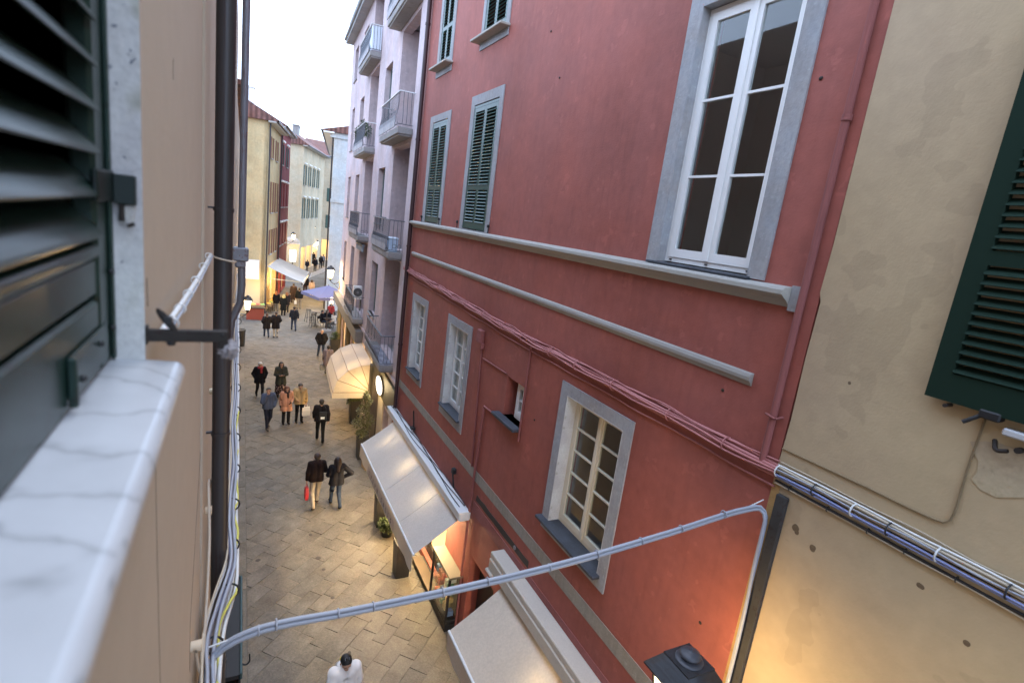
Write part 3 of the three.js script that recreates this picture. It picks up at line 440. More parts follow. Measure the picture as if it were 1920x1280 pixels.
{
  // twin cable slung across the street
  const base = [[4.43, 6.2, -2.86], [4.44, 6.5, -2.87], [4.45, 6.66, -2.89], [4.4, 6.725, -2.93], [4.2, 6.71, -2.97], [3.29, 6.612, -2.97], [2.28, 6.523, -2.97], [1.36, 6.49, -2.97], [0.607, 6.49, -2.97], [0.3, 6.5, -2.97], [0.12, 6.49, -2.97], [-0.02, 6.445, -2.97], [-0.09, 6.39, -2.97], [-0.12, 6.3, -2.95], [-0.13, 6.1, -2.93]];
  const off = (dx, dy, dz) => base.map((p, i) => [p[0] + (i < 3 || i > 12 ? dx : 0), p[1] + (i < 3 || i > 12 ? 0 : dy), p[2] + dz]);
  const lower = [[4.4, 2.9, -2.82], [4.42, 4.5, -2.84], [4.42, 5.6, -2.85]];
  const T = [[4.0, 6.7], [3.5, 6.635], [3.0, 6.587], [2.5, 6.543], [2.05, 6.51], [1.6, 6.5], [1.2, 6.487], [0.85, 6.487], [0.55, 6.49], [0.3, 6.5], [0.1, 6.485]].map(([x, y], i) => [[x + R(-0.09, 0.09), y, -2.97], i % 3 ? 0.028 : 0.032, 'x', M.cable]);
  const t = bundle('slung_cable', 'twin grey cable slung across the street between the two facades', 'cables', [[[...lower, ...off(0, 0.013, 0)], 0.0145, M.cable], [[...lower.map(p => [p[0] - 0.03, p[1], p[2] + 0.03]), ...off(-0.03, -0.015, 0.006)], 0.017, M.cable]], T);
  obj('anchor_wire', [bar([4.47, 6.78, -2.97], [4.2, 6.712, -2.97], 0.006, 5), bar([-0.17, 6.43, -2.97], [0.1, 6.49, -2.97], 0.006, 5)], M.cableWhite, t);
}
{
  // loom on the near wall: many cables, cable ties, a bit of rope
  const mk = (y, x, r, wob, m, z1 = -26) => { const p = []; for (let i = 0; i <= 34; i++) { const s = i / 34, z = -1.6 + (z1 + 1.6) * s * s, out = Math.min(1, Math.max(0, (-3.15 - z) / 0.5)), dx = (0.085 - 0.03 * Math.min(1, Math.max(0, (-4.5 - z) / 8))) * out; p.push([x + dx + 0.008 * wob * Math.sin(i * 1.9 + y * 9), y + 0.025 * wob * Math.sin(i * 1.3 + x * 60), z]); } return [p, r, m]; };
  const P = [mk(6.3, -0.115, 0.011, 1, M.cable), mk(6.26, -0.1, 0.009, 1.2, M.cableWhite), mk(6.33, -0.14, 0.011, 0.8, M.cable), mk(6.22, -0.13, 0.008, 1.4, M.cableBlue), mk(6.36, -0.105, 0.01, 1.8, M.cable), mk(6.2, -0.155, 0.012, 0.6, M.cable), mk(6.4, -0.15, 0.012, 1.3, M.cableBlack), mk(6.28, -0.085, 0.009, 2.2, M.cableYellow, -7), mk(6.24, -0.075, 0.012, 0.9, M.cableWhite), mk(6.45, -0.15, 0.008, 0.8, M.cableWhite), mk(6.5, -0.12, 0.01, 1.5, M.cable), mk(6.15, -0.1, 0.012, 1.0, M.cable), mk(6.38, -0.13, 0.009, 2.0, M.cableBlue), mk(6.1, -0.13, 0.01, 1.6, M.cableWhite), mk(6.42, -0.095, 0.011, 1.2, M.cable), mk(6.55, -0.14, 0.007, 1.1, M.cableTan)];
  const T = []; for (let i = 0; i < 14; i++) { const z = -2.4 - i * 0.3 * (1 + i * 0.12); T.push([[-0.112 + (z < -3.4 ? 0.08 : 0), 6.3, z], 0.06, 'z', M.cableBlack]); };
  const t = bundle('cable_loom', 'tangled loom of grey cables with black ties along the beige wall', 'cables', P, T);
  obj('rope', tube([[-0.165, 6.75, -2.6], [-0.15, 6.5, -2.75], [-0.14, 6.9, -3.3], [-0.16, 7.15, -3.6], [-0.15, 6.7, -4.2]], 0.008, 6, 40), M.rope, t);
  for (const [z, y] of [[-2.65, 6.74], [-3.6, 6.95]]) obj('insulator', new THREE.CylinderGeometry(0.026, 0.03, 0.05, 10).rotateZ(Math.PI / 2).translate(-0.165, y, z), mat(0.62, 0.5, 0.36), t);
}
{
  const pts = [[-0.168, 8.645, -1.46], [-0.165, 8.648, -1.5], [-0.16, 8.64, -1.88], [-0.16, 8.62, -2.6], [-0.16, 8.61, -3.62]];
  const t = bundle('wall_cable', 'white zip-tied cable climbing the beige wall to the dark downpipe', 'cables', [[pts, 0.0085, M.cableWhite], [pts.map(p => [p[0] + 0.009, p[1] - 0.009, p[2]]), 0.005, M.cable]], [1.5, 1.62, 1.82, 2.08, 2.4, 2.85, 3.3].map(z => [[-0.158, 8.636, -z], 0.014, 'z', M.cableWhite]));
  obj('loose_wire', [tube([[-0.16, 8.61, -3.6], [-0.13, 8.585, -3.68], [-0.05, 8.565, -3.72], [-0.03, 8.55, -3.85]], 0.006, 5, 24)], M.rope, t);
  obj('insulator', [new THREE.CylinderGeometry(0.02, 0.026, 0.05, 10).rotateZ(Math.PI / 2).translate(-0.155, 7.62, -4.03)], mat(0.66, 0.6, 0.45), t);
}
{ // iron shutter holder sticking out of the near wall
  const t = thing('shutter_holder', 'dark iron shutter holder arm sticking out of the beige wall beside the marble sill', 'bracket', [-0.19, 8.655, -1.41]);
  obj('arm', cb(0.0, 0.165, -0.014, 0.014, -0.008, 0.008, 0.002), M.ironRust, t);
  obj('wall_plate', cb(-0.002, 0.006, -0.02, 0.022, -0.012, 0.012, 0.002), M.ironRust, t);
  obj('catch', [new THREE.SphereGeometry(1, 10, 8).scale(0.009, 0.034, 0.004).rotateZ(0.62).translate(0.042, 0.036, 0.006)], M.ironRust, t);
  obj('pivot', new THREE.CylinderGeometry(0.009, 0.009, 0.02, 10).rotateX(Math.PI / 2).translate(0.045, 0.038, 0.008), M.iron, t); obj('nut', new THREE.CylinderGeometry(0.012, 0.008, 0.012, 10).translate(0.05, -0.017, 0), M.iron, t);
  obj('rivet', new THREE.SphereGeometry(0.004, 8, 6).translate(0.153, 0.006, 0.008), M.iron, t);
  const g = new THREE.IcosahedronGeometry(0.022, 3), p = g.attributes.position; for (let i = 0; i < p.count; i++) { const k = 0.55 + 0.9 * vnoise(p.getX(i) * 220 + 40, p.getY(i) * 220 + p.getZ(i) * 130 + 40, 256, 207); p.setXYZ(i, p.getX(i) * k, p.getY(i) * k, p.getZ(i) * k); } g.computeVertexNormals();
  obj('rag', g.translate(0.168, -0.035, -0.004), mat(0.3, 0.27, 0.27), t);
  obj('end_tab', cb(0.145, 0.168, -0.03, -0.012, -0.007, 0.007, 0.002), M.ironRust, t);
}
{ // dark meshed canopy of the shop under the loom
  const t = thing('shop_canopy', 'dark meshed canopy frame with green edge low on the beige wall', 'canopy', [-0.19, 0, -7.6]);
  obj('mesh_side', [bx(0.02, 0.27, 0.9, 3.15, -0.5, -0.46)], M.black, t);
  obj('mesh_front', [bx(0.26, 0.28, 0.9, 3.15, -0.458, 1.4)], M.black, t);
  obj('top_mesh', bx(0.03, 0.27, 3.1, 3.16, -0.5, 1.4), M.black, t); for (const q of [[0.27, 0.3, 3.1, 3.2, -0.52, 1.42], [0.0, 0.269, 3.12, 3.2, -0.54, -0.5]]) obj('edge_bar', cb(...q, 0.008), mat(0.03, 0.07, 0.075, { roughness: 0.5 }), t);
  obj('hook', [tube([[0.28, 2.5, 0.5], [0.36, 2.46, 0.5], [0.4, 2.5, 0.5], [0.4, 2.62, 0.5]], 0.012, 6, 14)], M.iron, t);
}

// ---------------------------------------------------------------- awnings of the red house
function pleatAwning(t, z0, z1, xb, yb, xf, yf, fm, valance, text) {
  const f = obj('fabric', quad([xf, yf, z0], [xf, yf, z1], [xb, yb, z1], [xb, yb, z0], 40, 14, 0.03), fm, t);
  for (const q of [0.27, 0.52, 0.78]) { const zz = z0 + (z1 - z0) * q; obj('seam', tube([[xf + 0.01, yf + 0.004, zz], [xf + (xb - xf) * 0.25, yf + (yb - yf) * 0.25 - 0.016, zz], [(xf + xb) / 2, (yf + yb) / 2 - 0.024, zz], [xf + (xb - xf) * 0.75, yf + (yb - yf) * 0.75 - 0.016, zz], [xb, yb, zz]], 0.006, 4, 12), fm, t); }
  obj('front_bar', rod([xf, yf - 0.01, z0 - 0.01], [xf, yf - 0.01, z1 + 0.01], 0.025, 10), M.cassette, t);
  const v = new THREE.PlaneGeometry(z1 - z0, valance, 80, 4).rotateY(-Math.PI / 2), p = v.attributes.position, uv = v.attributes.uv;
  for (let i = 0; i < p.count; i++) { uv.setXY(i, p.getZ(i), p.getY(i)); p.setX(i, xf - 0.026 + 0.012 * Math.sin(p.getZ(i) * 9) * (0.5 - p.getY(i) / valance)); }
  v.computeVertexNormals(); obj('valance', v.translate(0, yf - 0.02 - valance / 2, (z0 + z1) / 2), fm, t);
  for (const z of [z0 + 0.7, z1 - 0.7]) obj('folding_arm', [bar([4.42, yb - 0.25, z], [(xf + xb) / 2 + 0.2, (yf + yb) / 2 - 0.16, z + 0.25], 0.022), bar([(xf + xb) / 2 + 0.2, (yf + yb) / 2 - 0.16, z + 0.25], [xf + 0.03, yf - 0.02, z], 0.02)], M.cassette, t);
  return f;
}
{
  const t = thing('shop_awning', 'off-white sloping shop awning with lettered valance under a pale cassette', 'awning', [0, 0, 0]);
  pleatAwning(t, -15.25, -9.55, 4.36, 2.72, 3.36, 2.0, M.awning, 0.4);
  obj('cassette', [cb(4.22, 4.49, 2.74, 2.95, -15.85, -9.35, 0.03), (() => { const g = cb(4.2, 4.44, 2.93, 2.97, -15.85, -9.35, 0.01); return g.rotateZ(0); })()], M.cassette, t);
  obj('loose_wires', [0, 1, 2].map(k => { const p = []; for (let i = 0; i < 14; i++) p.push([4.32 + 0.05 * k + 0.04 * Math.sin(i * 0.9 + k * 2), 2.99 + 0.008 * k, -15.8 + i * 0.48]); return tube(p, 0.009, 5, 70); }), M.cableBlack, t);
  obj('antenna_bracket', [bar([4.46, 2.98, -13.7], [4.4, 3.6, -13.7], 0.02), bar([4.46, 2.98, -10.4], [4.4, 3.35, -10.4], 0.02), cb(4.36, 4.48, 3.05, 3.12, -13.78, -13.62, 0.01), cb(4.38, 4.48, 3.32, 3.46, -10.48, -10.36, 0.02)], M.iron, t);
  // lettering on the valance, read from the street
  const cv = document.createElement('canvas'); cv.width = 1024; cv.height = 88; const c = cv.getContext('2d');
  c.fillStyle = '#b3aaa4'; c.fillRect(0, 0, 1024, 88); c.fillStyle = '#3a332f'; c.font = 'bold 58px sans-serif'; c.textBaseline = 'middle';
  'IPEPN SALIS'.split('').forEach((ch, i) => c.fillText(ch, 60 + i * 84, 46));
  const tx = new THREE.CanvasTexture(cv); tx.colorSpace = THREE.SRGBColorSpace;
  const pl = new THREE.PlaneGeometry(3.0, 0.26, 1, 1).rotateY(-Math.PI / 2).translate(3.3, 1.79, -12.45);
  obj('lettering', pl, new THREE.MeshStandardMaterial({ map: tx, roughness: 0.95 }), t);
}
{
  const t = thing('shop_awning', 'warm beige shop awning under a white wooden box beside the dark doorway', 'awning', [0, 0, 0]);
  pleatAwning(t, -7.3, -3.3, 4.36, 2.72, 3.36, 2.0, M.awningBeige, 0.36);
  obj('box', [cb(4.2, 4.49, 2.76, 3.0, -7.75, -3.1, 0.02), cb(4.215, 4.49, 3.006, 3.12, -7.75, -3.1, 0.012)], M.cassetteWood, t);
  obj('box_end', [cb(4.16, 4.4, 2.7, 2.76, -7.8, -7.55, 0.02)], M.cassetteWood, t);
}
{ // glazed display case standing against the red wall
  const t = thing('display_case', 'black framed glass display case lit from inside at the red shop front', 'display case', [4.19, 0, -10.0]);
  const fr = (a, b, c, d, e, f) => cb(a, b, c, d, e, f, 0.006);
  obj('plinth', [fr(0, 0.3, 0.0, 0.16, -1.95, 0.62)], M.black, t);
  obj('ledge', [fr(-0.02, 0.24, 0.161, 0.19, -1.95, -0.56)], M.darkWood, t);
  obj('frame', [fr(0, 0.05, 0.191, 1.32, -0.55, -0.5), fr(0, 0.05, 0.191, 1.32, 0.55, 0.6), fr(0.25, 0.3, 0.191, 1.32, -0.55, -0.5), fr(0.25, 0.3, 0.191, 1.32, 0.55, 0.6), fr(0, 0.05, 0.191, 0.25, -0.499, 0.549), fr(0.051, 0.249, 0.191, 0.25, 0.55, 0.6)], M.black, t);
  obj('lid', [fr(-0.01, 0.3, 1.321, 1.38, -0.58, 0.63)], mat(0.16, 0.14, 0.1, { roughness: 0.5 }), t);
  obj('pane', bx(0.02, 0.026, 0.25, 1.32, -0.5, 0.55), M.glass, t); obj('pane', bx(0.05, 0.25, 0.25, 1.32, 0.572, 0.578), M.glass, t);
  obj('back_panel', bx(0.285, 0.3, 0.25, 1.32, -0.5, 0.55), M.shopWall, t);
  obj('shelf', [0.52, 0.82, 1.08].map(y => bx(0.06, 0.28, y, y + 0.012, -0.49, 0.54)), M.glass, t);
  obj('light_strip', bx(0.04, 0.06, 1.28, 1.31, -0.48, 0.53), M.warmGlow, t);
  lamp(0.12, 1.2, 0.0, 0.7, WARMW, 3, t);
  const cols = [[0.6, 0.08, 0.05], [0.7, 0.7, 0.66], [0.1, 0.3, 0.14], [0.65, 0.5, 0.2], [0.2, 0.3, 0.5], [0.5, 0.2, 0.12]];
  let k = 0; for (const y of [0.252, 0.533, 0.833, 1.093]) for (let z = -0.42; z < 0.45; z += R(0.16, 0.24)) { const c = cols[k++ % 6], w = R(0.05, 0.08), hh = R(0.1, 0.19); tag(obj('boxed_good', cb(4.19 + 0.1, 4.19 + 0.24, y, y + hh, -10 + z - w, -10 + z + w, 0.008), mat(c[0], c[1], c[2], { roughness: 0.6 })), 'small coloured package on a shelf of the lit glass display case', 'package', 'packages in the display case'); }
}
// lamps of the two shops: small floodlights on the wall under the awnings
function floodlight(x, y, z, I, label, group) {
  const t = thing('floodlight', label, 'lamp', [x, y, z], 0, group);
  obj('housing', [cb(0.02, 0.16, -0.02, 0.09, -0.09, 0.09, 0.015)], M.black, t); obj('glow_face', [bx(-0.002, 0.018, -0.015, 0.075, -0.08, 0.08)], M.whiteGlow, t);
  lamp(-0.06, 0.0, 0, I, WARMW, 3, t);
}
for (const z of [-14.4, -12.7, -11.0]) floodlight(4.3, 2.2, z, 7, 'small floodlight on the red wall under the lettered off-white awning', 'floodlights under the lettered awning');
floodlight(4.3, 2.2, -5.4, 5, 'small floodlight on the red wall under the beige awning');
for (const z of [-14.2, -12.6, -11.3]) lamp(6.6, 2.4, z, 8, WARMW, 5);
// ---------------------------------------------------------------- street lanterns
function lantern(pos, s, side, arm, label, I, group, turn = 0) {   // pos = centre of the glass body, side = direction to the wall (+1 = towards local +x)
  const t = thing('street_lantern', label, 'street lamp', pos, turn, group), k = (a) => a * s;
  const frustum = (b, a, y0, y1) => { const g = new THREE.CylinderGeometry(k(a) * Math.SQRT2, k(b) * Math.SQRT2, k(y1 - y0), 4, 1, true).rotateY(Math.PI / 4).translate(0, k(y0 + y1) / 2, 0); return g; };
  obj('glass_body', frustum(0.12, 0.178, -0.255, 0.215).toNonIndexed(), mat(1, 0.95, 0.85, { emissive: C(1, 0.76, 0.42), emissiveIntensity: 2.6, side: THREE.DoubleSide }), t);
  const e = 0.012; for (const [sx, sz] of [[-1, -1], [-1, 1], [1, -1], [1, 1]]) obj('corner_bar', rod([k(0.117 * sx), k(-0.3), k(0.117 * sz)], [k(0.19 * sx), k(0.25), k(0.19 * sz)], k(e), 6), M.iron, t);
  obj('base', [frustum(0.04, 0.13, -0.42, -0.3), new THREE.SphereGeometry(k(0.04), 10, 8).translate(0, k(-0.44), 0), bx(k(-0.12), k(0.12), k(-0.305), k(-0.29), k(-0.12), k(0.12))], M.iron, t);
  const rf = obj('roof', [frustum(0.25, 0.15, 0.25, 0.4), bx(k(-0.25), k(0.25), k(0.235), k(0.25), k(-0.25), k(0.25)), bx(k(-0.15), k(0.15), k(0.4), k(0.412), k(-0.15), k(0.15))], mat(0.07, 0.075, 0.085, { roughness: 0.5, metalness: 0.3, map: rep(metalMap, 2) }), t);
  obj('cap', [new THREE.LatheGeometry([[0.118, 0.412], [0.12, 0.422], [0.1, 0.432], [0.06, 0.436], [0.055, 0.455], [0.088, 0.46], [0.092, 0.468], [0.078, 0.488], [0.04, 0.502], [0.01, 0.506], [0.01, 0.53], [0, 0.532]].map(p => new THREE.Vector2(k(p[0]), k(p[1]))), 20)], mat(0.06, 0.063, 0.075, { roughness: 0.5, metalness: 0.3 }), rf);
  obj('arm', [tube([[0, k(-0.46), 0], [side * arm * 0.3, k(-0.62), 0], [side * arm * 0.7, k(-0.6), 0], [side * arm, k(-0.42), 0]], 0.022, 8, 20), bar([side * arm * 0.35, k(-0.62), 0], [side * arm, k(-1.0), 0], 0.014), cb(Math.min(side * arm, side * (arm - 0.03)), Math.max(side * arm, side * (arm - 0.03)), k(-1.1), k(-0.3), -0.05, 0.05, 0.006)], M.iron, t);
  lamp(0, k(-0.1), 0, I, WARM, 5, t);
  return t;
}
lantern([3.46, 5.2, -2.6], 1, 1, 1.03, 'dark iron street lantern with round cap in front of the red house wall', 1.7);
lantern([5.05, 4.62, -35.2], 1, 1, 0.6, 'lit street lantern over the balcony end of the pink house', 12);
lantern([0.36, 3.0, -32.0], 1.0, -1, 0.5, 'lit street lantern low on the wall beyond the grey downpipe', 9);
lantern([4.9, 4.9, -62], 1, -1, 0.6, 'lit street lantern on the far dark red house', 14);
lantern([8.9, 5.1, -80], 1, -1, 0.8, 'lit street lantern high on the far cream house', 14);
lantern([9.6, 3.0, -81.5], 1, -1, 1.2, 'lower lit street lantern at the far end of the street', 10);
// ---------------------------------------------------------------- pink house with loggias and balconies
{
  const TH = -(90 + 3.445) * Math.PI / 180;
  const H = thing('pink_house', 'pale pink apartment house with stacked loggias and iron balconies', 'building', [4.5, 0, -15.78], TH);
  const t = a => -a, F = [3.78, 7.5, 11.27, 15.05], TOPY = 18.2, holes = [];
  const rc = (a, b, c, d) => rect(t(b), t(a), c, d);
  const bays = [[1.25, 3.95], [8.75, 11.3]], winT = [[5.45, 7.2], [13.15, 14.85], [17.05, 18.5]];
  F.forEach((y, i) => { if (i === 3) { for (const b of bays) holes.push(rc(b[0], b[1], y + 0.22, TOPY - 0.15)); for (const w of winT) holes.push(rc(w[0], w[1], y + 0.75, y + 2.5)); return; }
    for (const b of bays) holes.push(rc(b[0], b[1], y + 0.22, y + 3.6)); for (const w of winT) holes.push(rc(w[0] + 0.1, w[1] - 0.1, y + (w[0] < 6 ? 0.9 : 0.75), y + 3.06)); });
  holes.push(rc(4.9, 8.1, 0.05, 3.0), rc(9.0, 12.4, 0.05, 2.9), rc(13.4, 17.2, 0.05, 2.9), rc(17.7, 19.6, 0.05, 2.9), rc(1.15, 2.0, 0.05, 2.2));
  obj('wall', wallGeo(rc(0.0, 20, 0, TOPY), holes, 0.3), M.pink, H);
  obj('side_wall', [bx(t(20), t(19.7), 0, TOPY, -7, -0.31), bx(t(20), 0, 0, TOPY, -7.3, -7), bx(t(0.3), 0, 0, TOPY, -7, -0.31)], M.pink, H);
  F.forEach((y, i) => {
    const top = i === 3 ? TOPY : y + 3.72;
    for (const b of bays) {                                 // loggia: back wall, side walls, ceiling, floor slab
      obj('loggia', [bx(t(b[1]) - 0.12, t(b[1]), y + 0.2, top, -1.9, -0.301), bx(t(b[0]), t(b[0]) + 0.12, y + 0.2, top, -1.9, -0.301), bx(t(b[1]) - 0.12, t(b[0]) + 0.12, y + 0.2, top, -2.0, -1.9)], M.pink, H);
      const door = obj('loggia_door', wallGeo(rc(b[0] + 0.5, b[1] - 0.6, y + 0.22, y + 2.5), [rc(b[0] + 0.6, b[1] - 0.7, y + 0.4, y + 2.4)], 0.06, -1.84), M.doorWood, H);
      obj('pane', bx(t(b[1] - 0.7), t(b[0] + 0.6), y + 0.4, y + 2.4, -1.88, -1.87), M.black, door);
    }
    for (const w of winT) { const a = w[0] + 0.1, b = w[1] - 0.1, c = y + (w[0] < 6 ? 0.9 : 0.75), d = i === 3 ? y + 2.5 : y + 3.06;
      const win = obj('window', wallGeo(rc(a, b, c, d), [rc(a + 0.07, (a + b) / 2 - 0.04, c + 0.08, d - 0.07), rc((a + b) / 2 + 0.04, b - 0.07, c + 0.08, d - 0.07)], 0.06, -0.2), mat(0.16, 0.2, 0.19), H);
      obj('pane', bx(t(b - 0.07), t((a + b) / 2 + 0.04), c + 0.08, d - 0.07, -0.245, -0.24), mat(0.05, 0.065, 0.07, { roughness: 0.12 }), win); obj('pane', bx(t((a + b) / 2 - 0.04), t(a + 0.07), c + 0.08, d - 0.07, -0.245, -0.24), mat(0.05, 0.065, 0.07, { roughness: 0.12 }), win);
      obj('sill', cb(t(b) - 0.06, t(a) + 0.06, c - 0.05, c, -0.1, 0.06, 0.01), M.concrete, win); }
  });
  obj('floor_slab', F.map(y => bx(t(19.6), t(0.4), y, y + 0.2, -6.9, -0.31)), M.concrete, H);
  // balconies: slab, rail, thin balusters bulging at the foot, top rail
  F.forEach((y, i) => bays.forEach((b, bi) => {
    const a = b[0] - 0.15, e = b[1] + (bi ? 1.0 : 0.55), D = 0.46, low = i === 0;
    const bal = obj('balcony', [cb(t(e), t(a), y, y + 0.2, 0.001, D, 0.015), cb(t(e) + 0.04, t(a) - 0.04, y - 0.05, y - 0.001, 0.001, D - 0.05, 0.01)], M.concrete, H);
    const panel = i >= 1 ? 0.34 : 0.0;
    if (panel) obj('parapet', [cb(t(e), t(a) - 0.42, y + 0.21, y + 0.21 + panel, D + 0.004, D + 0.035, 0.01)], mat(0.62, 0.6, 0.62, { map: rep(plasterMap, 0.8) }), bal);
    obj('top_rail', [cb(t(e) - 0.02, t(a) + 0.02, y + 1.18, y + 1.21, D - 0.04, D + 0.015, 0.006), cb(t(a) - 0.03, t(a) + 0.02, y + 1.18, y + 1.21, 0.0, D - 0.041, 0.006), cb(t(e) - 0.02, t(e) + 0.03, y + 1.18, y + 1.21, 0.0, D - 0.041, 0.006)], i === 2 || i === 3 ? M.cassette : M.railing, bal);
    obj('bottom_rail', [bar([t(e), y + 0.27, D - 0.015], [t(a), y + 0.27, D - 0.015], 0.012, 5), bar([t(a), y + 0.27, 0], [t(a), y + 0.27, D - 0.015], 0.012, 5)], M.railing, bal);
    const bgeo = tube([[0, 0.27, 0], [0, 0.4, 0.045], [0, 0.55, 0.05], [0, 0.75, 0.01], [0, 1.18, 0]], 0.009, 5, 10);
    for (let s = a + 0.12; s < e; s += 0.165) { const m = obj('baluster', bgeo, M.railing, bal); m.position.set(t(s), y, D - 0.015); }
    for (const w of [0.1, 0.22, 0.34]) { const m = obj('baluster', bgeo, M.railing, bal); m.position.set(t(a) - 0.0, y, w); m.rotation.y = Math.PI / 2; const m2 = obj('baluster', bgeo, M.railing, bal); m2.position.set(t(e), y, w); m2.rotation.y = -Math.PI / 2; }
    if (i === 1) { const sc = []; for (let s = a + 0.1; s < e - 0.1; s += 0.16) sc.push(new THREE.TorusGeometry(0.06, 0.008, 4, 10).translate(t(s), y + 0.62, D + 0.01)); for (const w of [0.12, 0.28]) sc.push(new THREE.TorusGeometry(0.06, 0.008, 4, 10).rotateY(Math.PI / 2).translate(t(a), y + 0.4, w)); obj('scrollwork', sc, M.railing, bal); }
    if (i === 3) obj('privacy_sheet', [bx(t(e) + 0.03, t(a) - 0.02, y + 0.24, y + 1.16, D - 0.06, D - 0.052), bx(t(a) - 0.03, t(a) - 0.025, y + 0.24, y + 1.16, 0.03, D - 0.06)], mat(0.72, 0.78, 0.86, { roughness: 0.8 }), bal);
  }));
  // eave, gutter, and a set-back top storey
  obj('eave', [cb(t(20.2), t(-0.1), TOPY, TOPY + 0.16, -7.3, 0.42, 0.02), cb(t(20.25), t(-0.1), TOPY + 0.161, TOPY + 0.3, 0.1, 0.52, 0.03)], mat(0.55, 0.56, 0.56, { map: rep(plasterMap, 0.5) }), H);
  obj('roof_railing', [bar([t(20), TOPY + 1.0, 0.3], [t(0), TOPY + 1.0, 0.3], 0.025, 6), bar([t(20), TOPY + 0.65, 0.3], [t(0), TOPY + 0.65, 0.3], 0.015, 6), ...Array.from({ length: 14 }, (_, i) => bar([t(0.2 + i * 1.5), TOPY + 0.3, 0.3], [t(0.2 + i * 1.5), TOPY + 1.0, 0.3], 0.018, 5))], mat(0.5, 0.55, 0.55), H);
  obj('band', bx(t(20), t(0.02), 3.5, 3.62, 0, 0.05), M.pink, H);
  // awning box folded on the second loggia, laundry box, floor tiles of the low balcony
  obj('rolled_blind', [rod([t(8.9), 7.28, 0.16], [t(11.2), 7.28, 0.16], 0.07, 10), cb(t(11.2), t(8.9), 6.98, 7.2, 0.12, 0.2, 0.02)], mat(0.24, 0.3, 0.38, { roughness: 0.8 }), H);
  const tl = [[0.24, 0.25, 0.3], [0.18, 0.19, 0.24], [0.32, 0.33, 0.38]].map(c => mat(...c, { roughness: 0.35 })); for (let a = 0; a < 8; a++) for (let b = 0; b < 3; b++) obj('floor_tile', cb(t(1.14 + a * 0.33 + 0.32), t(1.14 + a * 0.33), 3.982, 4.0, 0.02 + b * 0.135, 0.15 + b * 0.135, 0.004), tl[(a * 2 + b) % 3], H);
  // ground floor: olive panels, dark shop door, oval sign, glowing shop windows
  obj('shop_fascia', [cb(t(4.6), t(0.12), 2.45, 3.42, 0.001, 0.09, 0.01)], M.olive, H);
  obj('shop_panel', [cb(t(4.3), t(3.0), 0.05, 2.44, 0.001, 0.1, 0.01)], M.darkWood, H);
  obj('shop_panel', [cb(t(4.75), t(4.32), 0.05, 3.0, 0.001, 0.16, 0.01)], M.olive, H);
  obj('shop_panel', [cb(t(2.98), t(2.05), 0.05, 2.44, 0.001, 0.06, 0.01)], M.shopWall, H);
  const pil = []; for (const a of [8.3, 12.6, 17.3]) pil.push(cb(t(a + 0.6), t(a), 0, 3.4, 0.001, 0.22, 0.015)); pil.forEach(g => obj('pilaster', g, M.olive, H));
  obj('long_fascia', cb(t(19.8), t(8.2), 2.95, 3.5, 0.001, 0.34, 0.02), mat(0.16, 0.15, 0.14, { roughness: 0.6 }), H);
  obj('shop_interior', [bx(t(8.2), t(4.8), 0.0, 0.06, -5, -0.31), bx(t(8.2), t(4.8), 0.06, 3.3, -5, -4.9), bx(t(8.25), t(8.2), 0.06, 3.3, -4.9, -0.31), bx(t(4.8), t(4.75), 0.06, 3.3, -4.9, -0.31), bx(t(8.2), t(4.8), 3.3, 3.35, -4.9, -0.31)], M.shopWall, H);
  obj('shop_interior', [bx(t(19.65), t(8.9), 0.0, 0.04, -4, -0.31), bx(t(19.65), t(8.9), 0.06, 3.3, -4, -3.9), bx(t(19.65), t(8.9), 3.3, 3.35, -3.9, -0.31)], M.shopWall, H);
  obj('shop_window', wallGeo(rc(4.9, 8.1, 0.05, 3.0), [rc(5.0, 6.0, 0.2, 2.6), rc(6.1, 7.0, 0.08, 2.6), rc(7.1, 8.0, 0.2, 2.6)], 0.08, -0.1), M.darkWood, H);
  obj('shop_window', wallGeo(rc(9.0, 12.4, 0.05, 2.9), [rc(9.1, 10.6, 0.5, 2.6), rc(10.7, 12.3, 0.5, 2.6)], 0.08, -0.1), M.olive, H);
  obj('shop_window', wallGeo(rc(13.4, 17.2, 0.05, 2.9), [rc(13.5, 15.2, 0.5, 2.6), rc(15.3, 17.1, 0.1, 2.6)], 0.08, -0.1), M.darkWood, H);
  obj('shelf', [0.6, 1.1, 1.6, 2.1].map(y => bx(t(7.9), t(5.1), y, y + 0.04, -1.4, -1.0)), M.darkWood, H);
  const w = (a, y, z) => V(t(a), y, z).applyAxisAngle(V(0, 1, 0), TH).add(V(4.5, 0, -15.78));
  for (const [a, y, z, I] of [[6.4, 2.7, -2.2, 16], [10.6, 2.7, -2, 10], [15.2, 2.7, -2, 12]]) { const p = w(a, y, z); lamp(p.x, p.y, p.z, I, WARMW, 6); }
  { // oval light sign
    const s = thing('oval_sign', 'lit white oval shop sign on the olive fascia of the pink house', 'sign', [0, 0, 0], TH), p = w(2.5, 2.83, 0.095); s.position.copy(p);
    const el = (rx, ry) => { const q = new THREE.Shape(); q.absellipse(0, 0, rx, ry, 0, Math.PI * 2); return q; };
    obj('rim', metricUV(new THREE.ExtrudeGeometry(el(0.64, 0.35), { depth: 0.05, bevelEnabled: false, curveSegments: 28 })), M.darkWood, s);
    obj('light_face', metricUV(new THREE.ExtrudeGeometry(el(0.58, 0.3), { depth: 0.02, bevelEnabled: false, curveSegments: 28 }).translate(0, 0, 0.051)), mat(1, 0.97, 0.9, { emissive: C(1, 0.92, 0.78), emissiveIntensity: 1.3 }), s);
    lamp(0, 0, 0.35, 1.2, WARMW, 12, s);
  }
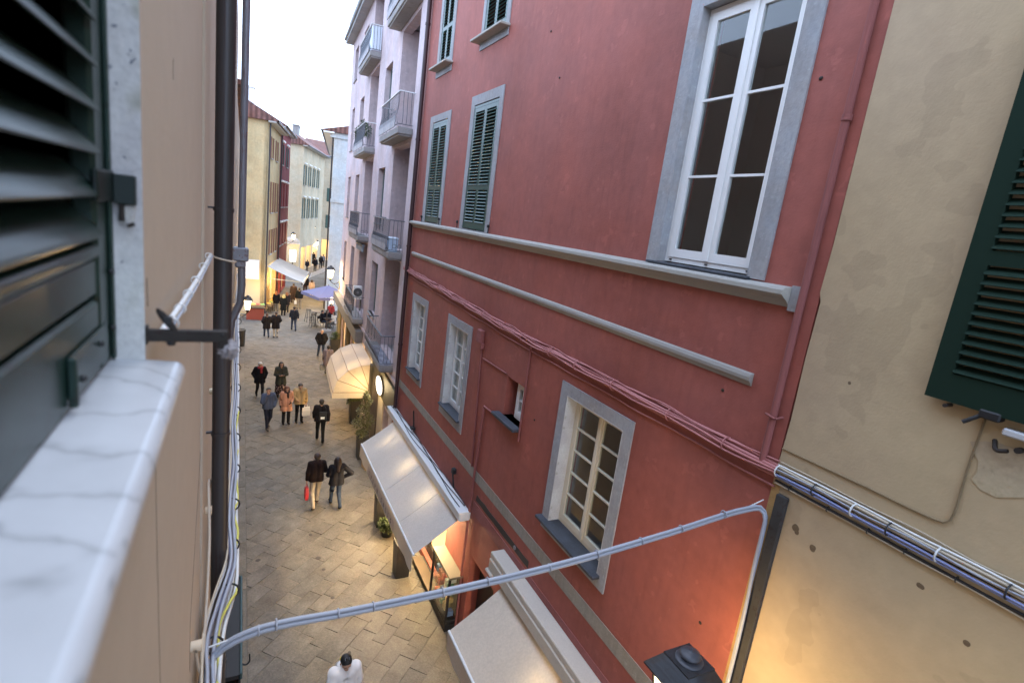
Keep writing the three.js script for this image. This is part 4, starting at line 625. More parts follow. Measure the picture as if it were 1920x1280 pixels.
  { // rounded hood awning, ribs and fan-shaped side
    const s = thing('hood_awning', 'ribbed beige hood awning glowing over the shop of the pink house', 'awning', w(4.7, 1.8, 0.05).toArray(), TH);
    const L = 3.5, ang = [0, 26, 50, 72, 90].map(a => a * Math.PI / 180), P = ang.map(a => [1.16 * Math.sin(a), 1.45 * Math.cos(a)]);   // height, reach
    for (let k = 0; k < 4; k++) {
      obj('panel', quad([0, P[k][0], P[k][1]], [-L, P[k][0], P[k][1]], [-L, P[k + 1][0], P[k + 1][1]], [0, P[k + 1][0], P[k + 1][1]], 12, 3, 0.02), M.hood, s);
      for (const xx of [0, -L]) { const g = new THREE.BufferGeometry(); g.setAttribute('position', new THREE.Float32BufferAttribute([xx, 0, 0, xx, P[k][0], P[k][1], xx, P[k + 1][0], P[k + 1][1]], 3)); g.setAttribute('uv', new THREE.Float32BufferAttribute([0, 0, 1, 0, 1, 1], 2)); g.computeVertexNormals(); obj('side_panel', g, M.hood, s); }
      obj('rib', [rod([0.004, 0, 0], [0.004, P[k][0], P[k][1]], 0.011, 6), rod([0.004, P[k][0], P[k][1]], [-L - 0.004, P[k][0], P[k][1]], 0.011, 6)], mat(0.3, 0.2, 0.14), s);
    }
    obj('valance', [quad([0.002, -0.24, 1.46], [-L, -0.24, 1.46], [-L, -0.005, 1.46], [0.002, -0.005, 1.46], 20, 2), quad([0.002, -0.24, 0.02], [0.002, -0.24, 1.46], [0.002, -0.005, 1.46], [0.002, -0.005, 0.02], 10, 2), quad([-L, -0.24, 0.02], [-L, -0.24, 1.46], [-L, -0.005, 1.46], [-L, -0.005, 0.02], 10, 2)], M.hood, s);
    lamp(-0.5, 0.35, 0.4, 2.3, WARM, 5, s); lamp(-2.6, 0.35, 0.4, 1.2, WARM, 5, s);
  }
  { // air conditioner on the low balcony of the second loggia
    const s = thing('air_conditioner', 'white air conditioner with round fan grille on the far low balcony', 'air conditioner', w(9.6, 4.75, 0.2).toArray(), TH + Math.PI / 2);
    obj('casing', cb(-0.2, 0.2, 0, 0.62, -0.02, 0.2, 0.02), M.whitePaint, s); obj('fan_grille', [new THREE.CylinderGeometry(0.2, 0.2, 0.02, 20).rotateX(Math.PI / 2).translate(0, 0.33, 0.205)], mat(0.08, 0.085, 0.09), s); obj('fan_hub', new THREE.CylinderGeometry(0.06, 0.06, 0.02, 12).rotateX(Math.PI / 2).translate(0, 0.33, 0.22), M.pipeGrey, s); obj('bracket', [bx(-0.18, -0.14, -0.55, -0.001, 0, 0.18), bx(0.14, 0.18, -0.55, -0.001, 0, 0.18)], M.iron, s);
  }
  { const s = thing('storage_box', 'light blue storage box on the middle balcony of the pink house', 'box', w(1.6, 7.7, 0.25).toArray(), TH); obj('body', cb(-0.22, 0.22, 0, 0.4, -0.14, 0.14, 0.02), mat(0.45, 0.55, 0.68), s); obj('lid', cb(-0.24, 0.24, 0.401, 0.45, -0.16, 0.16, 0.015), mat(0.62, 0.7, 0.78), s); }
}
// ---------------------------------------------------------------- far houses
function farHouse(name, label, o) {
  const H = thing(name, label, 'building', o.pos, o.turn), L = o.len, D = o.depth, E = o.eave;
  obj('wall', wallGeo(rect(0, L, 0, E), o.wins.map(w => rect(w[0], w[0] + w[2], w[1], w[1] + w[3])).concat((o.shops || []).map(s => rect(s[0], s[1], 0.05, s[2]))), 0.25), o.mat, H);
  obj('end_wall', o.endWall || [bx(0, 0.25, 0, E, -D, -0.251), bx(L - 0.25, L, 0, E, -D, -0.251), bx(0.26, L - 0.26, 0, E, -D, -D + 0.2)], o.endMat || o.mat, H);
  const ov = o.over ?? 0.5, rh = o.rise ?? 1.8, g = new THREE.BufferGeometry();
  const a = [-0.3, E + 0.1, ov], b = [L + 0.3, E + 0.1, ov], c = [L + 0.3, E + 0.1, -D - 0.3], d = [-0.3, E + 0.1, -D - 0.3], r0 = [o.hip ? D * 0.4 : -0.3, E + rh, -D / 2], r1 = [L + 0.3, E + rh, -D / 2];
  g.setAttribute('position', new THREE.Float32BufferAttribute([a, b, r1, a, r1, r0, c, d, r0, c, r0, r1, d, a, r0, b, c, r1].flat(), 3)); g.computeVertexNormals();
  const rf = obj('roof', [metricUV(g), bx(-0.3, L + 0.3, E, E + 0.1, -D - 0.3, ov)], M.roof, H);
  obj('eave', [cb(-0.32, L + 0.32, E - 0.12, E - 0.001, 0.001, ov - 0.05, 0.03)], o.eaveMat || M.stone, H);
  obj('gutter', bar([-0.32, E + 0.02, ov + 0.06], [L + 0.32, E + 0.02, ov + 0.06], 0.07, 6), M.pipeGrey, H);
  for (const [x, z, h] of o.chimneys || []) obj('chimney', [bx(x, x + 0.7, E + 0.6, E + h, z, z + 0.6), bx(x - 0.08, x + 0.78, E + h, E + h + 0.12, z - 0.08, z + 0.68)], o.chimMat || M.concrete, rf);
  for (const w of o.wins) {
    const [x, y, ww, hh, kind] = w, win = obj('window', wallGeo(rect(x, x + ww, y, y + hh), [rect(x + 0.08, x + ww - 0.08, y + 0.08, y + hh - 0.08)], 0.06, -0.12), M.whitePaint, H);
    obj('pane', bx(x + 0.08, x + ww - 0.08, y + 0.08, y + hh - 0.08, -0.17, -0.165), mat(0.06, 0.07, 0.075, { roughness: 0.15 }), win);
    obj('sill', cb(x - 0.12, x + ww + 0.12, y - 0.08, y - 0.001, 0.001, 0.1, 0.01), M.stone, win);
    if (kind) for (const sx of [x - ww * 0.5, x + ww]) obj('shutter', cb(sx + 0.02, sx + ww * 0.5 - 0.02, y, y + hh, 0.01, 0.055, 0.01), kind, win);
    if (o.hood) obj('window_hood', cb(x - 0.2, x + ww + 0.2, y + hh + 0.15, y + hh + 0.3, 0.001, 0.18, 0.02), M.whitePaint, win);
  }
  for (const x of o.pipes || []) obj('downpipe', bar([x, 0.1, 0.1], [x, E, 0.1], 0.06, 6), M.pipe, H);
  for (const s of o.shops || []) {
    obj('shop_interior', [bx(s[0], s[1], 0.01, 0.04, -3.5, -0.26), bx(s[0], s[1], 0.05, s[2] + 0.3, -3.6, -3.5), bx(s[0] - 0.05, s[0], 0.05, s[2] + 0.3, -3.5, -0.26), bx(s[1], s[1] + 0.05, 0.05, s[2] + 0.3, -3.5, -0.26), bx(s[0], s[1], s[2] + 0.3, s[2] + 0.35, -3.5, -0.26)], M.shopWall, H);
    const p = V((s[0] + s[1]) / 2, s[2] * 0.8, -1.4).applyAxisAngle(V(0, 1, 0), o.turn); lamp(p.x + o.pos[0], p.y, p.z + o.pos[2], s[3] * 0.13, WARMW, 8);
  }
  return H;
}
{
  const rad = a => a * Math.PI / 180, brown = mat(0.2, 0.085, 0.05), dgreen = mat(0.05, 0.09, 0.075), A = rad(80.5), dir = t => [1.57 + Math.sin(rad(9.5)) * t, 0, -44 - Math.cos(rad(9.5)) * t];
  const yel = plaster(0.82, 0.63, 0.34);
  farHouse('yellow_house', 'tall yellow corner house with brown shutters and a lit greengrocer below', { pos: dir(0), turn: A, len: 7.2, depth: 8, eave: 14.0, mat: yel, rise: 2.2, over: 0.6, pipes: [0.12], chimneys: [[2, -3, 2.6]], wins: [[1.6, 11.6, 0.9, 1.5, brown], [4.4, 11.6, 0.9, 1.5, brown], [2.2, 7.6, 1.0, 2.3, brown], [4.9, 7.6, 1.0, 2.3, brown], [2.2, 4.4, 1.0, 1.9, brown], [4.9, 4.4, 1.0, 1.9, brown]], shops: [[0.4, 3.4, 3.0, 60], [4.0, 6.8, 3.0, 30]],
    endWall: [wallGeo(rect(0, 8, 0, 14), [rect(6.0, 7.75, 0.05, 2.9)], 0.24).rotateY(-Math.PI / 2).translate(0, 0, -8.001), bx(6.95, 7.2, 0, 14, -8, -0.251), bx(0.26, 6.94, 0, 14, -8, -7.8)] });
  farHouse('crimson_house', 'narrow crimson house between the yellow and the cream house', { pos: dir(7.25), turn: A, len: 8.0, depth: 7, eave: 14.6, mat: plaster(0.36, 0.075, 0.08), rise: 2.0, over: 0.45, hood: true, pipes: [0.1], chimneys: [[1.5, -3, 2.8]], chimMat: M.whitePaint, wins: [[1.2, 11.6, 1.0, 1.7, dgreen], [4.8, 11.6, 1.0, 1.7, dgreen], [1.2, 8.0, 1.0, 2.0], [3.2, 8.0, 1.0, 2.0], [5.6, 8.0, 1.0, 2.0], [1.2, 4.6, 1.0, 1.9], [3.2, 4.6, 1.0, 1.9], [5.6, 4.6, 1.0, 1.9]], shops: [[0.6, 3.4, 2.8, 40], [4.4, 7.4, 2.8, 30]] });
  farHouse('cream_house', 'cream house with grey-green windows and lit ground floor at the far bend', { pos: [6.35, 0, -71], turn: rad(73), len: 14, depth: 6, eave: 15.1, mat: plaster(0.8, 0.68, 0.47), rise: 2.2, over: 0.6, hood: true, chimneys: [[3, -2, 2.4], [8, -3, 2.8]], wins: [[0.9, 10.6, 0.9, 2.3, dgreen], [3.6, 10.6, 0.9, 2.3, dgreen], [6.3, 10.6, 0.9, 2.3, dgreen], [9.0, 10.6, 0.9, 2.3, dgreen], [0.9, 6.6, 0.9, 2.4, dgreen], [3.6, 6.6, 0.9, 2.4, dgreen], [6.3, 6.6, 0.9, 2.4, dgreen], [9.0, 6.6, 0.9, 2.4, dgreen]], shops: [[1.0, 3.6, 3.0, 40], [4.2, 7.4, 3.0, 40], [8.2, 11.5, 3.0, 40]] });
  farHouse('end_house', 'plain ochre house closing the end of the street', { pos: [9.6, 0, -88], turn: rad(12), len: 16, depth: 8, eave: 15.6, mat: plaster(0.78, 0.65, 0.46), rise: 2.4, over: 0.4, chimneys: [[3, -3, 2.6]], pipes: [0.3, 6], wins: [[2.4, 9, 1, 2, dgreen], [6.5, 9, 1, 2, dgreen], [2.4, 5, 1, 2, dgreen], [6.5, 5, 1, 2, dgreen]], shops: [[1.5, 4.4, 3.2, 50]] });
  // pale blue house on the right, its end facing back down the street
  farHouse('blue_house', 'pale blue house with deep white eaves behind the pink house', { pos: [6.45 + 22 * Math.sin(rad(9)), 0, -47 - 22 * Math.cos(rad(9))], turn: rad(-99), len: 22, depth: 9, eave: 14.4, mat: plaster(0.74, 0.77, 0.76), rise: 1.6, over: 0.9, eaveMat: M.whitePaint, pipes: [21.85], wins: [[18.5, 10, 1, 2.0], [15, 10, 1, 2.0], [11, 10, 1, 2], [18.5, 5.8, 1, 2.2], [15, 5.8, 1, 2.2], [11, 5.8, 1, 2.2]], shops: [[14.5, 17.5, 2.8, 25], [18.5, 21, 2.8, 25]],
    endWall: [bx(21.75, 22, 0, 14.4, -9, -0.251), bx(0, 0.25, 0, 14.4, -9, -0.251), bx(0.26, 21.74, 0, 14.4, -9, -8.8), bx(22.001, 22.08, 9.0, 9.25, -9, 0.05), bx(22.001, 22.12, 14.0, 14.39, -9, 0.3)] });
  // greengrocer at the yellow corner: sign board, crates of fruit, red counter, striped lamps
  {
    const s = thing('greengrocer_sign', 'blank white sign board over the greengrocer at the yellow corner', 'sign', [0.72, 2.75, -43.9]); obj('board', cb(-0.45, 0.45, 0, 1.35, -0.03, 0.05, 0.01), M.whitePaint, s); obj('sign_frame', wallGeo(rect(-0.49, 0.49, -0.04, 1.39), [rect(-0.45, 0.45, 0, 1.35)], 0.08, 0.055), M.cassette, s);
    const k = thing('fruit_counter', 'dark red fruit counter in front of the yellow corner shop', 'counter', [0.95, 0, -42.4]); obj('counter_body', cb(-0.55, 0.6, 0, 0.85, -0.5, 0.4, 0.02), mat(0.3, 0.06, 0.035, { roughness: 0.5 }), k); obj('counter_top', cb(-0.6, 0.65, 0.851, 0.92, -0.55, 0.46, 0.015), M.darkWood, k);
    const fr = [[0.8, 0.45, 0.05], [0.75, 0.65, 0.1], [0.6, 0.08, 0.05], [0.2, 0.4, 0.08], [0.85, 0.55, 0.1], [0.5, 0.6, 0.12]];
    for (let i = 0; i < 9; i++) {
      const onTop = i < 4, x = onTop ? 0.55 + i * 0.3 : 2.0 + 0.16 * (i - 4), z = onTop ? -42.4 : -44.9 - (i - 4) * 0.75, y = onTop ? 0.92 : 0.55;
      const c = thing('fruit_crate', onTop ? 'open crate of fruit on the dark red counter of the greengrocer' : 'open crate of fruit set out along the greengrocer front', 'crate', [x, y, z], 0, onTop ? 'fruit crates on the counter' : 'fruit crates along the shop front');
      obj('crate_box', wallGeo(rect(-0.14, 0.14, -0.3, 0.3), [rect(-0.12, 0.12, -0.28, 0.28)], 0.18).rotateX(-Math.PI / 2).translate(0, 0.18, 0), mat(0.4, 0.28, 0.14), c);
      const f = []; for (let a = -0.09; a < 0.1; a += 0.09) for (let b = -0.23; b < 0.25; b += 0.095) f.push(new THREE.IcosahedronGeometry(0.05, 1).translate(a + R(-0.01, 0.01), 0.14 + R(0, 0.03), b)); obj('fruit', f, mat(...fr[i % 6], { roughness: 0.5 }), c);
      if (!onTop) { const st = thing('crate_stand', 'low wooden stand carrying a fruit crate at the greengrocer', 'stand', [x, 0, z], 0, 'crate stands'); obj('top', cb(-0.17, 0.17, 0.5, 0.548, -0.33, 0.33, 0.01), M.darkWood, st); for (const [a, b] of [[-1, -1], [-1, 1], [1, -1], [1, 1]]) obj('leg', bx(a * 0.14 - 0.02, a * 0.14 + 0.02, 0, 0.499, b * 0.3 - 0.02, b * 0.3 + 0.02), M.darkWood, st); }
    }
    for (const [y0, k] of [[0.5, 0], [0.95, 1], [1.4, 2], [1.85, 3]]) { const sh = thing('produce_shelf', ['lowest', 'second lowest', 'second highest', 'highest'][k] + ' produce shelf inside the lit greengrocer', 'shelf', dir(1.9), A); obj('board', cb(-1.4, 1.4, y0, y0 + 0.04, -1.1, -0.6, 0.01), M.darkWood, sh); const f = [[], []]; for (let a = -1.3; a < 1.3; a += 0.17) for (let b = -0.95; b < -0.65; b += 0.16) f[Math.floor(rnd() * 2)].push(new THREE.IcosahedronGeometry(R(0.06, 0.09), 1).translate(a, y0 + 0.1, b)); f.forEach((q, i) => { obj('produce', q, mat(...fr[(k + i * 2) % 6], { roughness: 0.5 }), sh).userData.kind = 'stuff'; }); }
    const aw = thing('far_awning', 'white sloping awning over the greengrocer front', 'awning', dir(1.2), A);
    obj('fabric', quad([0, 2.55, 2.6], [7.2, 2.55, 2.6], [7.2, 3.55, 0.05], [0, 3.55, 0.05], 12, 4, 0.05), M.awning, aw); obj('front_bar', rod([0, 2.54, 2.61], [7.2, 2.54, 2.61], 0.04, 6), M.cassette, aw); obj('valance', quad([0, 2.25, 2.63], [7.2, 2.25, 2.63], [7.2, 2.53, 2.63], [0, 2.53, 2.63], 12, 1), M.awning, aw); obj('arm', [bar([0.4, 2.6, 0.1], [0.4, 2.5, 2.58], 0.03), bar([6.8, 2.6, 0.1], [6.8, 2.5, 2.58], 0.03)], M.cassette, aw);
    const p = dir(3.6); lamp(p[0] + 1.1, 2.5, p[2], 7, WARMW, 6); lamp(1.3, 2.2, -43.0, 3, WARMW, 6);
    const bn = thing('litter_bin', 'dark cylindrical litter bin against the wall past the grey downpipe', 'bin', [0.02, 0, -34.6]); obj('drum', new THREE.CylinderGeometry(0.3, 0.27, 0.95, 18).translate(0, 0.475, 0), M.planter, bn); obj('rim', new THREE.TorusGeometry(0.3, 0.025, 6, 20).rotateX(Math.PI / 2).translate(0, 0.95, 0), M.iron, bn);
    const si = thing('lit_shop_sign', 'small lit vertical shop sign at the cream house corner', 'sign', [5.5, 1.5, -69.2], 0.1); obj('light_box', cb(-0.34, 0.34, 0, 1.35, -0.08, 0.08, 0.02), mat(1, 1, 1, { emissive: C(1, 0.96, 0.9), emissiveIntensity: 1.4 }), si); obj('post', bx(-0.04, 0.04, -1.5, 0, -0.04, 0.04), M.iron, si); lamp(0, 0.7, 0.35, 1, WARMW, 10, si);
    const ar = thing('round_canopy', 'round pale canopy over the shop at the cream house corner', 'canopy', [5.4, 3.6, -70.2], 0.1); obj('hood', new THREE.SphereGeometry(1.0, 18, 8, 0, Math.PI * 2, 0, Math.PI / 2).scale(0.95, 0.75, 0.8), M.awningBeige, ar); obj('rim', new THREE.TorusGeometry(0.95, 0.03, 6, 24).rotateX(Math.PI / 2).scale(1, 1, 0.84), M.cassette, ar); lamp(0, -0.25, 0.3, 2, WARMW, 6, ar);
    const wr = thing('far_awning', 'pale awning on the blue house behind the blue parasol', 'awning', [6.75, 0, -49.2], rad(-99)); obj('fabric', quad([-3.6, 2.35, 1.4], [0, 2.35, 1.4], [0, 3.1, 0.05], [-3.6, 3.1, 0.05], 8, 3, 0.03), M.awning, wr); obj('front_bar', rod([-3.6, 2.34, 1.41], [0, 2.34, 1.41], 0.03, 6), M.cassette, wr);
    lamp(6.1, 2.2, -50.5, 5, WARMW, 6);
  }
}
// ---------------------------------------------------------------- people
const mcs = new Map();
function meshField(N, lo, hi, prims, colorOf, k = 0.03) {  // tapered capsules joined by a smooth minimum
  if (!mcs.has(N)) mcs.set(N, new MarchingCubes(N, new THREE.MeshBasicMaterial(), false, false, Math.min(120000, N * N * 14)));
  const mc = mcs.get(N), F = mc.field, h = N / 2; F.fill(-1);
  const D = new Float32Array(N * N * N).fill(1);
  const ax = i => lo[0] + (hi[0] - lo[0]) * ((i - h) / h + 1) / 2, ay = i => lo[1] + (hi[1] - lo[1]) * ((i - h) / h + 1) / 2, az = i => lo[2] + (hi[2] - lo[2]) * ((i - h) / h + 1) / 2;
  const inv = (v, d) => ((v - lo[d]) / (hi[d] - lo[d]) * 2 - 1) * h + h;
  const dist = (p, x, y, z) => {
    let px = x - p.a[0], py = y - p.a[1], pz = z - p.a[2]; const bx_ = p.b[0] - p.a[0], by = p.b[1] - p.a[1], bz = p.b[2] - p.a[2];
    const t = Math.min(1, Math.max(0, (px * bx_ + py * by + pz * bz) / (bx_ * bx_ + by * by + bz * bz + 1e-9)));
    px -= bx_ * t; py -= by * t; pz -= bz * t; if (p.fz) pz /= p.fz;
    let d = Math.sqrt(px * px + py * py + pz * pz) - (p.ra + (p.rb - p.ra) * t);
    if (p.cut !== undefined) d = Math.max(d, p.cut - y); if (p.cutTop !== undefined) d = Math.max(d, y - p.cutTop);
    return d;
  };
  for (const p of prims) {
    const r = Math.max(p.ra, p.rb) * Math.max(1, p.fz || 1) + 0.07, b0 = [], b1 = [];
    for (let d = 0; d < 3; d++) { b0[d] = Math.max(0, Math.floor(inv(Math.min(p.a[d], p.b[d]) - r, d))); b1[d] = Math.min(N - 1, Math.ceil(inv(Math.max(p.a[d], p.b[d]) + r, d))); }
    for (let z = b0[2]; z <= b1[2]; z++) for (let y = b0[1]; y <= b1[1]; y++) for (let x = b0[0]; x <= b1[0]; x++) {
      const i = x + y * N + z * N * N, d = dist(p, ax(x), ay(y), az(z)), kk = p.k ?? k, q = D[i];
      if (p.sub) { D[i] = Math.max(q, -d); continue; }
      const e = Math.max(kk - Math.abs(q - d), 0) / kk; D[i] = Math.min(q, d) - e * e * kk * 0.25;
    }
  }
  for (let i = 0; i < F.length; i++) F[i] = -D[i];
  mc.isolation = 0; mc.update();
  const n = mc.count, P = new Float32Array(n * 3), Nn = new Float32Array(n * 3), Cc = new Float32Array(n * 3);
  const sx = (hi[0] - lo[0]) / 2, sy = (hi[1] - lo[1]) / 2, sz = (hi[2] - lo[2]) / 2;
  for (let i = 0; i < n; i++) {
    const x = lo[0] + (mc.positionArray[i * 3] + 1) * sx, y = lo[1] + (mc.positionArray[i * 3 + 1] + 1) * sy, z = lo[2] + (mc.positionArray[i * 3 + 2] + 1) * sz;
    P.set([x, y, z], i * 3);
    let a = mc.normalArray[i * 3] / sx, b = mc.normalArray[i * 3 + 1] / sy, c = mc.normalArray[i * 3 + 2] / sz; const l = Math.hypot(a, b, c) || 1; Nn.set([a / l, b / l, c / l], i * 3);
  }
  for (let i = 0; i < n; i++) {
    const x = P[i * 3], y = P[i * 3 + 1], z = P[i * 3 + 2]; let best = 9, col = [1, 1, 1];
    for (const p of prims) { if (p.sub) continue; const d = dist(p, x, y, z); if (d < best) { best = d; col = p.c; } }
    Cc.set(colorOf ? colorOf(x, y, z, col) : col, i * 3);
  }
  const g = new THREE.BufferGeometry(); g.setAttribute('position', new THREE.BufferAttribute(P, 3)); g.setAttribute('normal', new THREE.BufferAttribute(Nn, 3)); g.setAttribute('color', new THREE.BufferAttribute(Cc, 3)); g.setAttribute('uv', new THREE.BufferAttribute(new Float32Array(n * 2), 2));
  // normals must point outwards
  let s = 0; for (let i = 0; i < n; i += 3) { const a = V().fromArray(P, i * 3), b = V().fromArray(P, i * 3 + 3), c = V().fromArray(P, i * 3 + 6); s += Math.sign(b.sub(a).cross(c.sub(a)).dot(V().fromArray(Nn, i * 3))); }
  if (s < 0) for (let i = 0; i < Nn.length; i++) Nn[i] *= -1;
  return g;
}
const SK = [0.5, 0.3, 0.21];
const cap = (a, b, ra, rb, c, o = {}) => ({ a, b, ra, rb, c, ...o });
// head: origin at the base of the skull, face towards +z
const headGeo = meshField(56, [-0.12, -0.09, -0.13], [0.12, 0.23, 0.15], [
  cap([0, 0.11, -0.018], [0, 0.115, 0.015], 0.086, 0.082, SK), cap([0, 0.05, 0.03], [0, -0.005, 0.066], 0.062, 0.036, SK), cap([0, -0.08, -0.02], [0, 0.04, -0.012], 0.054, 0.056, SK),
  cap([0, 0.085, 0.094], [0, 0.048, 0.112], 0.009, 0.015, SK, { k: 0.012 }), cap([-0.04, 0.095, 0.08], [0.04, 0.095, 0.08], 0.016, 0.016, SK, { k: 0.02 }),
  cap([-0.086, 0.085, -0.005], [-0.09, 0.05, 0.0], 0.014, 0.01, SK, { k: 0.008 }), cap([0.086, 0.085, -0.005], [0.09, 0.05, 0.0], 0.014, 0.01, SK, { k: 0.008 }),
  cap([-0.033, 0.078, 0.102], [-0.028, 0.078, 0.102], 0.012, 0.012, SK, { sub: true }), cap([0.033, 0.078, 0.102], [0.028, 0.078, 0.102], 0.012, 0.012, SK, { sub: true }),
  cap([-0.032, 0.078, 0.082], [-0.03, 0.078, 0.082], 0.012, 0.012, SK, { k: 0.004 }), cap([0.032, 0.078, 0.082], [0.03, 0.078, 0.082], 0.012, 0.012, SK, { k: 0.004 }), cap([-0.018, 0.018, 0.096], [0.018, 0.018, 0.096], 0.009, 0.009, SK, { k: 0.01 })
], (x, y, z) => z > 0.06 && Math.hypot(Math.abs(x) - 0.031, (y - 0.078) * 1.4) < 0.011 ? [0.04, 0.03, 0.025] : z > 0.07 && Math.abs(y - 0.1) < 0.006 && Math.abs(Math.abs(x) - 0.034) < 0.019 ? [0.09, 0.06, 0.04] : z > 0.085 && Math.abs(y - 0.018) < 0.008 && Math.abs(x) < 0.024 ? [0.4, 0.16, 0.13] : SK, 0.025);
const handGeo = (() => {                                   // left hand hanging, wrist at origin, thumb forward (+z), palm towards -x
  const p = [cap([0, 0.02, 0], [0, -0.03, 0], 0.026, 0.03, SK), cap([0, -0.035, -0.018], [0, -0.075, -0.022], 0.02, 0.017, SK), cap([0, -0.035, 0.016], [0, -0.078, 0.02], 0.021, 0.017, SK)];
  for (const [z, l] of [[-0.031, 0.8], [-0.011, 0.96], [0.01, 1.0], [0.03, 0.92]]) { const a = [0, -0.082, z], b = [-0.008, -0.082 - 0.034 * l, z * 1.05], c = [-0.026, -0.082 - 0.058 * l, z * 1.05], d = [-0.045, -0.082 - 0.07 * l, z]; p.push(cap(a, b, 0.0098, 0.0092, SK, { k: 0.006 }), cap(b, c, 0.0092, 0.0086, SK, { k: 0.006 }), cap(c, d, 0.0086, 0.0075, SK, { k: 0.006 })); }
  p.push(cap([-0.004, -0.03, 0.022], [-0.018, -0.058, 0.05], 0.014, 0.011, SK, { k: 0.012 }), cap([-0.018, -0.058, 0.05], [-0.03, -0.085, 0.052], 0.0105, 0.009, SK, { k: 0.006 }));
  return meshField(48, [-0.07, -0.18, -0.07], [0.05, 0.05, 0.08], p, null, 0.012);
})();
const hairCache = new Map();
function hairGeo(kind) {
  if (hairCache.has(kind)) return hairCache.get(kind);
  const c = [1, 1, 1], p = [cap([0, 0.118, -0.027], [0, 0.124, 0.005], 0.0935, 0.087, c), cap([0, 0.075, -0.032], [0, 0.03, -0.042], 0.076, 0.058, c)];
  if (kind === 'long' || kind === 'mid') { const L = kind === 'long' ? -0.2 : -0.05; for (const s of [-1, 1]) p.push(cap([s * 0.06, 0.1, -0.02], [s * 0.085, L, -0.03], 0.05, 0.055, c), cap([s * 0.075, 0.1, 0.01], [s * 0.09, L * 0.7, 0.03], 0.03, 0.026, c)); p.push(cap([0, 0.08, -0.06], [0, L - 0.02, -0.085], 0.075, 0.06, c)); }
  if (kind === 'bun') p.push(cap([0, 0.17, -0.1], [0, 0.17, -0.11], 0.045, 0.045, c));
  if (kind === 'beanie') p.push(cap([0, 0.15, -0.02], [0, 0.16, 0.0], 0.1, 0.085, c));
  p.push(cap([0, 0.06, 0.14], [0, -0.02, 0.15], 0.068, 0.075, c, { sub: true }));
  const g = meshField(40, [-0.18, -0.3, -0.2], [0.18, 0.26, 0.16], p, null, 0.03); g.deleteAttribute('color'); hairCache.set(kind, g); return g;
}
const bodyMat = new THREE.MeshPhysicalMaterial({ vertexColors: true, roughness: 0.9, specularIntensity: 0.2, bumpMap: rep(plasterBump, 6), bumpScale: 0.002 });
const ARM = { down: [[.235, 1.16, -.02], [.25, .91, .04]], front: [[.235, 1.17, .07], [.24, .95, .2]], back: [[.24, 1.18, -.12], [.255, .95, -.15]], pocket: [[.285, 1.16, -.06], [.21, .98, .1]], hip: [[.44, 1.17, -.06], [.24, 1.02, .02]], phone: [[.25, 1.2, .13], [.11, 1.46, .15]], fold: [[.25, 1.14, .06], [.04, 1.12, .19]], link: [[.26, 1.16, .02], [.16, 1.06, .18]], table: [[.25, 1.16, .12], [.14, 1.08, .3]] };
const people = [];
